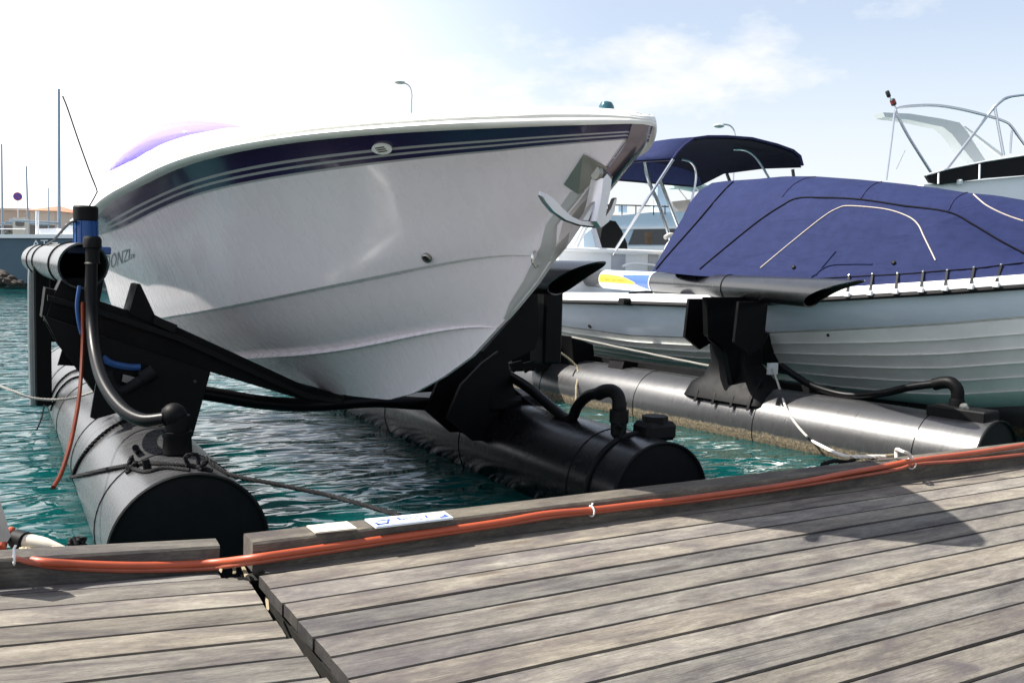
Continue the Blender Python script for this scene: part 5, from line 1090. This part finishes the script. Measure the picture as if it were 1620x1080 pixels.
# street lamps
def lamp(pts, D, label, hd):
    P = [at(x, y, D=D) for x, y in pts]; t_ = thing('street_lamp', (P[0][0], P[0][1], GQ), label, 'street lamp', 'street lamps beyond the boats')
    b_ = MB(); b_.tube([np.array([P[0][0], P[0][1], GQ]), P[0]] , [0.09, 0.06], 8); b_.tube(smooth(P, 5), 0.05, 8); part('pole', b_, M['alu'], t_)
    q = P[-1]; dr = P[-1] - P[-2]; dr /= np.linalg.norm(dr); b_ = MB(); b_.sphere(q + dr * 0.2, 0.32, 12, 8, sc=(1.2, 1.0, 0.42)); part('lamp_head', b_, M['archgrey'], t_)
lamp([(651, 160), (651.5, 150), (649, 139), (643, 133), (637, 131.5)], 62, 'curved street lamp rising above the middle of the speedboat deck', 0)
lamp([(1163, 216), (1161, 206), (1155, 199), (1146, 197), (1142, 198)], 60, 'curved street lamp rising above the blue bimini top', 0)

# ================================================================ on the dock
DZ = 0.30
def od(x, y, z): return at(x, y, Z=z)
def oh(x, y, z):   # hoses: on the planks, but never inside the edge beam
    p = at(x, y, Z=z)
    if x < 372: p = at(x, y, P=(lp(0, 0, z - 0.292), ez))
    if x < 372 and (p - Q) @ ey > 0.246 and z < 0.335: p = at(x, y, P=(lp(0, 0.246, 0), ey))
    if z < 0.415 and x > 395 and p[1] > 3.522: p = at(x, y, Y=3.522)
    return p
b_ = MB()
hz_ = [(18, 838, .40), (6, 850, .40), (2, 862, .385), (12, 876, .345), (60, 887, .318), (130, 892, .312), (230, 894, .31), (330, 890, .312), (400, 882, .316), (470, 872, .318), (600, 853, .318), (780, 827, .318), (860, 813, .318), (935, 806, .318), (1010, 797, .318), (1080, 789, .318), (1240, 767, .318), (1340, 748, .325), (1400, 737, .36), (1440, 729, .425), (1500, 721, .428), (1560, 713, .428), (1660, 697, .428)]
b_.tube(smooth([oh(*q) for q in hz_], 7), 0.0150, 12)
hs = tag(b_.build('hose', M['hosered']), 'orange hose lying along the dock edge beam, the thicker of two', 'hose', 'hoses along the dock edge')
b_ = MB()
hz2 = [(16, 846, .37), (8, 858, .36), (8, 872, .335), (30, 884, .31), (90, 896, .30), (180, 901, .296), (260, 901, .296), (330, 898, .298), (400, 889, .311), (470, 879, .312), (600, 859, .312), (700, 844, .312), (800, 829, .312), (880, 816, .312), (940, 810, .312), (1020, 800, .312), (1120, 789, .312), (1240, 772, .312), (1340, 756, .312), (1420, 742, .314), (1450, 734, .32), (1530, 728, .316), (1660, 714, .316)]
b_.tube(smooth([oh(*q) for q in hz2], 7), 0.0105, 10)
tag(b_.build('hose', M['hosebrown']), 'thinner faded brown orange hose running beside the thick orange one', 'hose', 'hoses along the dock edge')
def tie(px, py, z, label, rr=0.024):
    c_ = oh(px, py, z); b_ = MB(); b_.tube([c_ + np.array([0.1 * 0, rr * math.cos(a) * 1.1, rr * math.sin(a)]) for a in np.linspace(0, 2 * math.pi, 17)], 0.0042, 6, False); b_.tube([c_ + np.array([0, 0, rr]), c_ + np.array([0.006, -0.004, rr + 0.014])], 0.0045, 6); tag(b_.build('cable_tie', M['white']), label, 'cable tie', 'white ties round the hoses')
tie(935, 808, .316, 'white tie round both hoses in the middle of the edge beam'); tie(1441, 733, .40, 'white tie round the hoses where they climb the beam', 0.03); tie(22, 880, .328, 'white tie round the hose bend at far left', 0.028)
# flat cards on the beam
BT = 0.412
b_ = MB(); b_.prism([od(x, y, BT) for x, y in [(485, 833), (499, 844), (565, 837), (549, 826)]], (0, 0, 0.006)); tag(b_.build('card', M['cream']), 'blank cream card lying on the dock edge beam', 'card')
sgn = thing('mooring_sign', od(648, 823, BT), 'white plate with blue smudged marks lying on the dock edge beam', 'sign')
q4 = [od(x, y, BT) for x, y in [(577, 823), (595, 836), (717, 821), (703, 811)]]
b_ = MB(); b_.prism(q4, (0, 0, 0.008)); part('plate', b_, M['whitep'], sgn)
def qm(u, v, h=0.0092): a = q4[1] * (1 - u) + q4[2] * u; c_ = q4[0] * (1 - u) + q4[3] * u; p = a * (1 - v) + c_ * v; return p + np.array([0, 0, h])
marks = [[(0.05, .15), (0.20, .2), (0.20, .3), (0.05, .3)], [(0.04, .15), (0.07, .15), (0.07, .45), (0.04, .45)], [(0.18, .2), (0.26, .62), (0.23, .62), (0.155, .2)], [(0.10, .55), (0.26, .60), (0.26, .68), (0.10, .64)], [(0.35, .45), (0.39, .45), (0.38, .78), (0.35, .78)], [(0.39, .4), (0.43, .4), (0.43, .5), (0.39, .5)], [(0.45, .4), (0.465, .4), (0.465, .75), (0.45, .75)], [(0.50, .58), (0.53, .58), (0.53, .66), (0.50, .66)], [(0.54, .35), (0.57, .35), (0.57, .45), (0.54, .45)], [(0.57, .60), (0.62, .60), (0.62, .68), (0.57, .68)], [(0.59, .2), (0.62, .2), (0.62, .3), (0.59, .3)], [(0.68, .35), (0.71, .35), (0.73, .7), (0.70, .7)], [(0.85, .15), (0.97, .18), (0.95, .6), (0.91, .35), (0.84, .27)], [(0.02, .04), (0.98, .04), (0.98, .075), (0.02, .075)]]
for m_ in marks: b_ = MB(); b_.add([qm(*q) for q in m_], [(0, 1, 2, 3)] if len(m_) == 4 else [tuple(range(len(m_)))]); part('printed_mark', b_, M['inkblue'], sgn)
# ropes
def ropeobj(pts, r, mt, label, name='rope', group=None, k=6): b_ = MB(); b_.rope(smooth(pts, k), r); return tag(b_.build(name, M[mt]), label, 'rope', group)
ropeobj([ps(5.0, 72, PR + 0.03), at(360, 749, Y=4.85), at(440, 766, Y=4.6), at(520, 783, Y=4.35), at(600, 805, Y=3.95), at(632, 815, Y=3.72)], 0.0125, 'ropeblack', 'black mooring rope from the left pontoon cleat to the plate on the beam', 'mooring_rope')
ropeobj([at(-20, 602, Y=7.2), at(20, 618, Y=6.9), at(50, 629, Y=6.8), at(85, 632, Y=6.75), at(120, 628, Y=6.7), at(152, 618, Y=6.6)], 0.009, 'ropegrey', 'thin grey rope reaching the left pontoon from the left edge of the photo')
ropeobj([at(70, 640, Y=8.7), at(66, 660, Y=8.6), at(58, 680, Y=8.5)], 0.007, 'ropeblack', 'short frayed dark rope dangling to the water by the left guide leg')
P2B = bvh_of(p2)
ropeobj([atv(1222, 582, VS - 0.2), atv(1232, 610, VS - 0.28)] + hits(P2B, [(1242, 640), (1248, 652), (1256, 664), (1266, 677), (1278, 689), (1288, 697)], 0.022) + [at(1298, 704, Y=4.6), at(1325, 717, Y=4.0), at(1346, 722, Y=3.72), at(1400, 722, Y=3.62)], 0.012, 'ropewhite', 'white mooring rope from the second lift down over its pontoon to the dock', 'mooring_rope')
ropeobj([atv(905, 533, 5.2), atv(960, 545, 4.6), atv(1060, 566, 3.6), atv(1160, 586, 2.7)], 0.013, 'ropegrey', 'grey line stretched low along the covered boat hull')
ropeobj([atv(868, 545, 5.3), l2(-0.25, 5.1, 0.25), l2(-0.42, 4.9, 0.0), l2(-0.50, 4.8, WZ)], 0.014, 'ropetan', 'frayed tan rope hanging down over the weedy pontoon')
ropeobj([od(1346, 723, .425), od(1370, 721, .428), od(1395, 721, .43), od(1420, 719, .43)], 0.010, 'ropetan', 'short tan rope end lying on the edge beam left of the white loop')
b_ = MB(); b_.tube(smooth([od(1418, 724, .42), od(1418, 716, .45) + np.array([0, 0, .02]), od(1428, 714, .49), od(1438, 718, .47), od(1443, 730, .42)], 6), 0.010, 10); tag(b_.build('rope_loop', M['ropewhite']), 'short white loop standing up from the edge beam', 'rope loop')
b_ = MB(); b_.rope(smooth([at(x, y, Y=3.78) for x, y in [(1300, 735), (1320, 729), (1340, 731), (1356, 724), (1372, 722), (1385, 727)]], 5), 0.014); tag(b_.build('rope_bundle', M['ropeblack']), 'black rope bundle on the outer edge of the beam beside the tan rope', 'rope')
# left corner: pipe, post, coil
b_ = MB(); b_.tube([od(40, 855, .385), od(70, 862, .37), od(105, 870, .35)], [0.030, 0.030, 0.012], 16); pp_ = tag(b_.build('pipe_stub', M['cream']), 'cream pipe stub with black collar at the left dock corner', 'pipe')
b_ = MB(); b_.tube([od(26, 852, .385), od(42, 856, .385)], 0.037, 14); part('collar', b_, M['blackmatt'], pp_)
M['galv'] = mat('galvanised_plate', (0.36, 0.35, 0.34), 0.5, 0.3, var=0.2, vscale=12)
b_ = MB(); b_.prism([at(x, y, Y=3.72) for x, y in [(-60, 765), (-2, 785), (7, 812), (17, 848), (12, 856), (-60, 862)]], (-0.02, 0.06, 0)); tag(b_.build('gangway_plate', M['galv']), 'grey metal gangway plate cut by the left photo edge', 'gangway')
ropeobj([od(30, 872, .36), od(55, 876, .365), od(90, 876, .36), od(96, 870, .36), od(85, 866, .365), od(50, 867, .365), od(34, 868, .37), od(60, 872, .375), od(92, 873, .37)], 0.010, 'ropetan', 'tan rope coiled over the cream pipe stub')
b_ = MB(); rs_ = np.random.RandomState(9)
b_.rope(smooth([at(112 + 22 * rs_.rand(), 852 + 14 * rs_.rand(), Y=3.9 + 0.1 * rs_.rand()) for _ in range(12)], 4), 0.016); tag(b_.build('rope_bundle', M['ropeblack']), 'black rope bundle hanging behind the left edge beam', 'rope')
# splinters in the joint between the docks
for i, (pts, lb) in enumerate([([(366, 890), (373, 890), (374, 908), (367, 908)], 'upright pale wood splinter at the top of the dock joint'), ([(377, 893), (384, 896), (396, 911), (388, 914)], 'slanting pale wood splinter touching the right dock corner'), ([(418, 947), (424, 950), (426, 966), (421, 963)], 'pale yellow wood splinter deeper in the dock joint'), ([(346, 897), (352, 900), (351, 906), (345, 902)], 'tiny pale wood chip on the left dock corner')]):
    cx_ = sum(p[0] for p in pts) / 4; cy_ = sum(p[1] for p in pts) / 4; b_ = MB(); b_.prism([od(cx_ + (x - cx_) * 0.6, cy_ + (y - cy_) * 0.9, .285) for x, y in pts], (0.003, 0.001, 0.006)); tag(b_.build('wood_splinter', M['splinter']), lb, 'splinter', 'splinters in the dock joint')
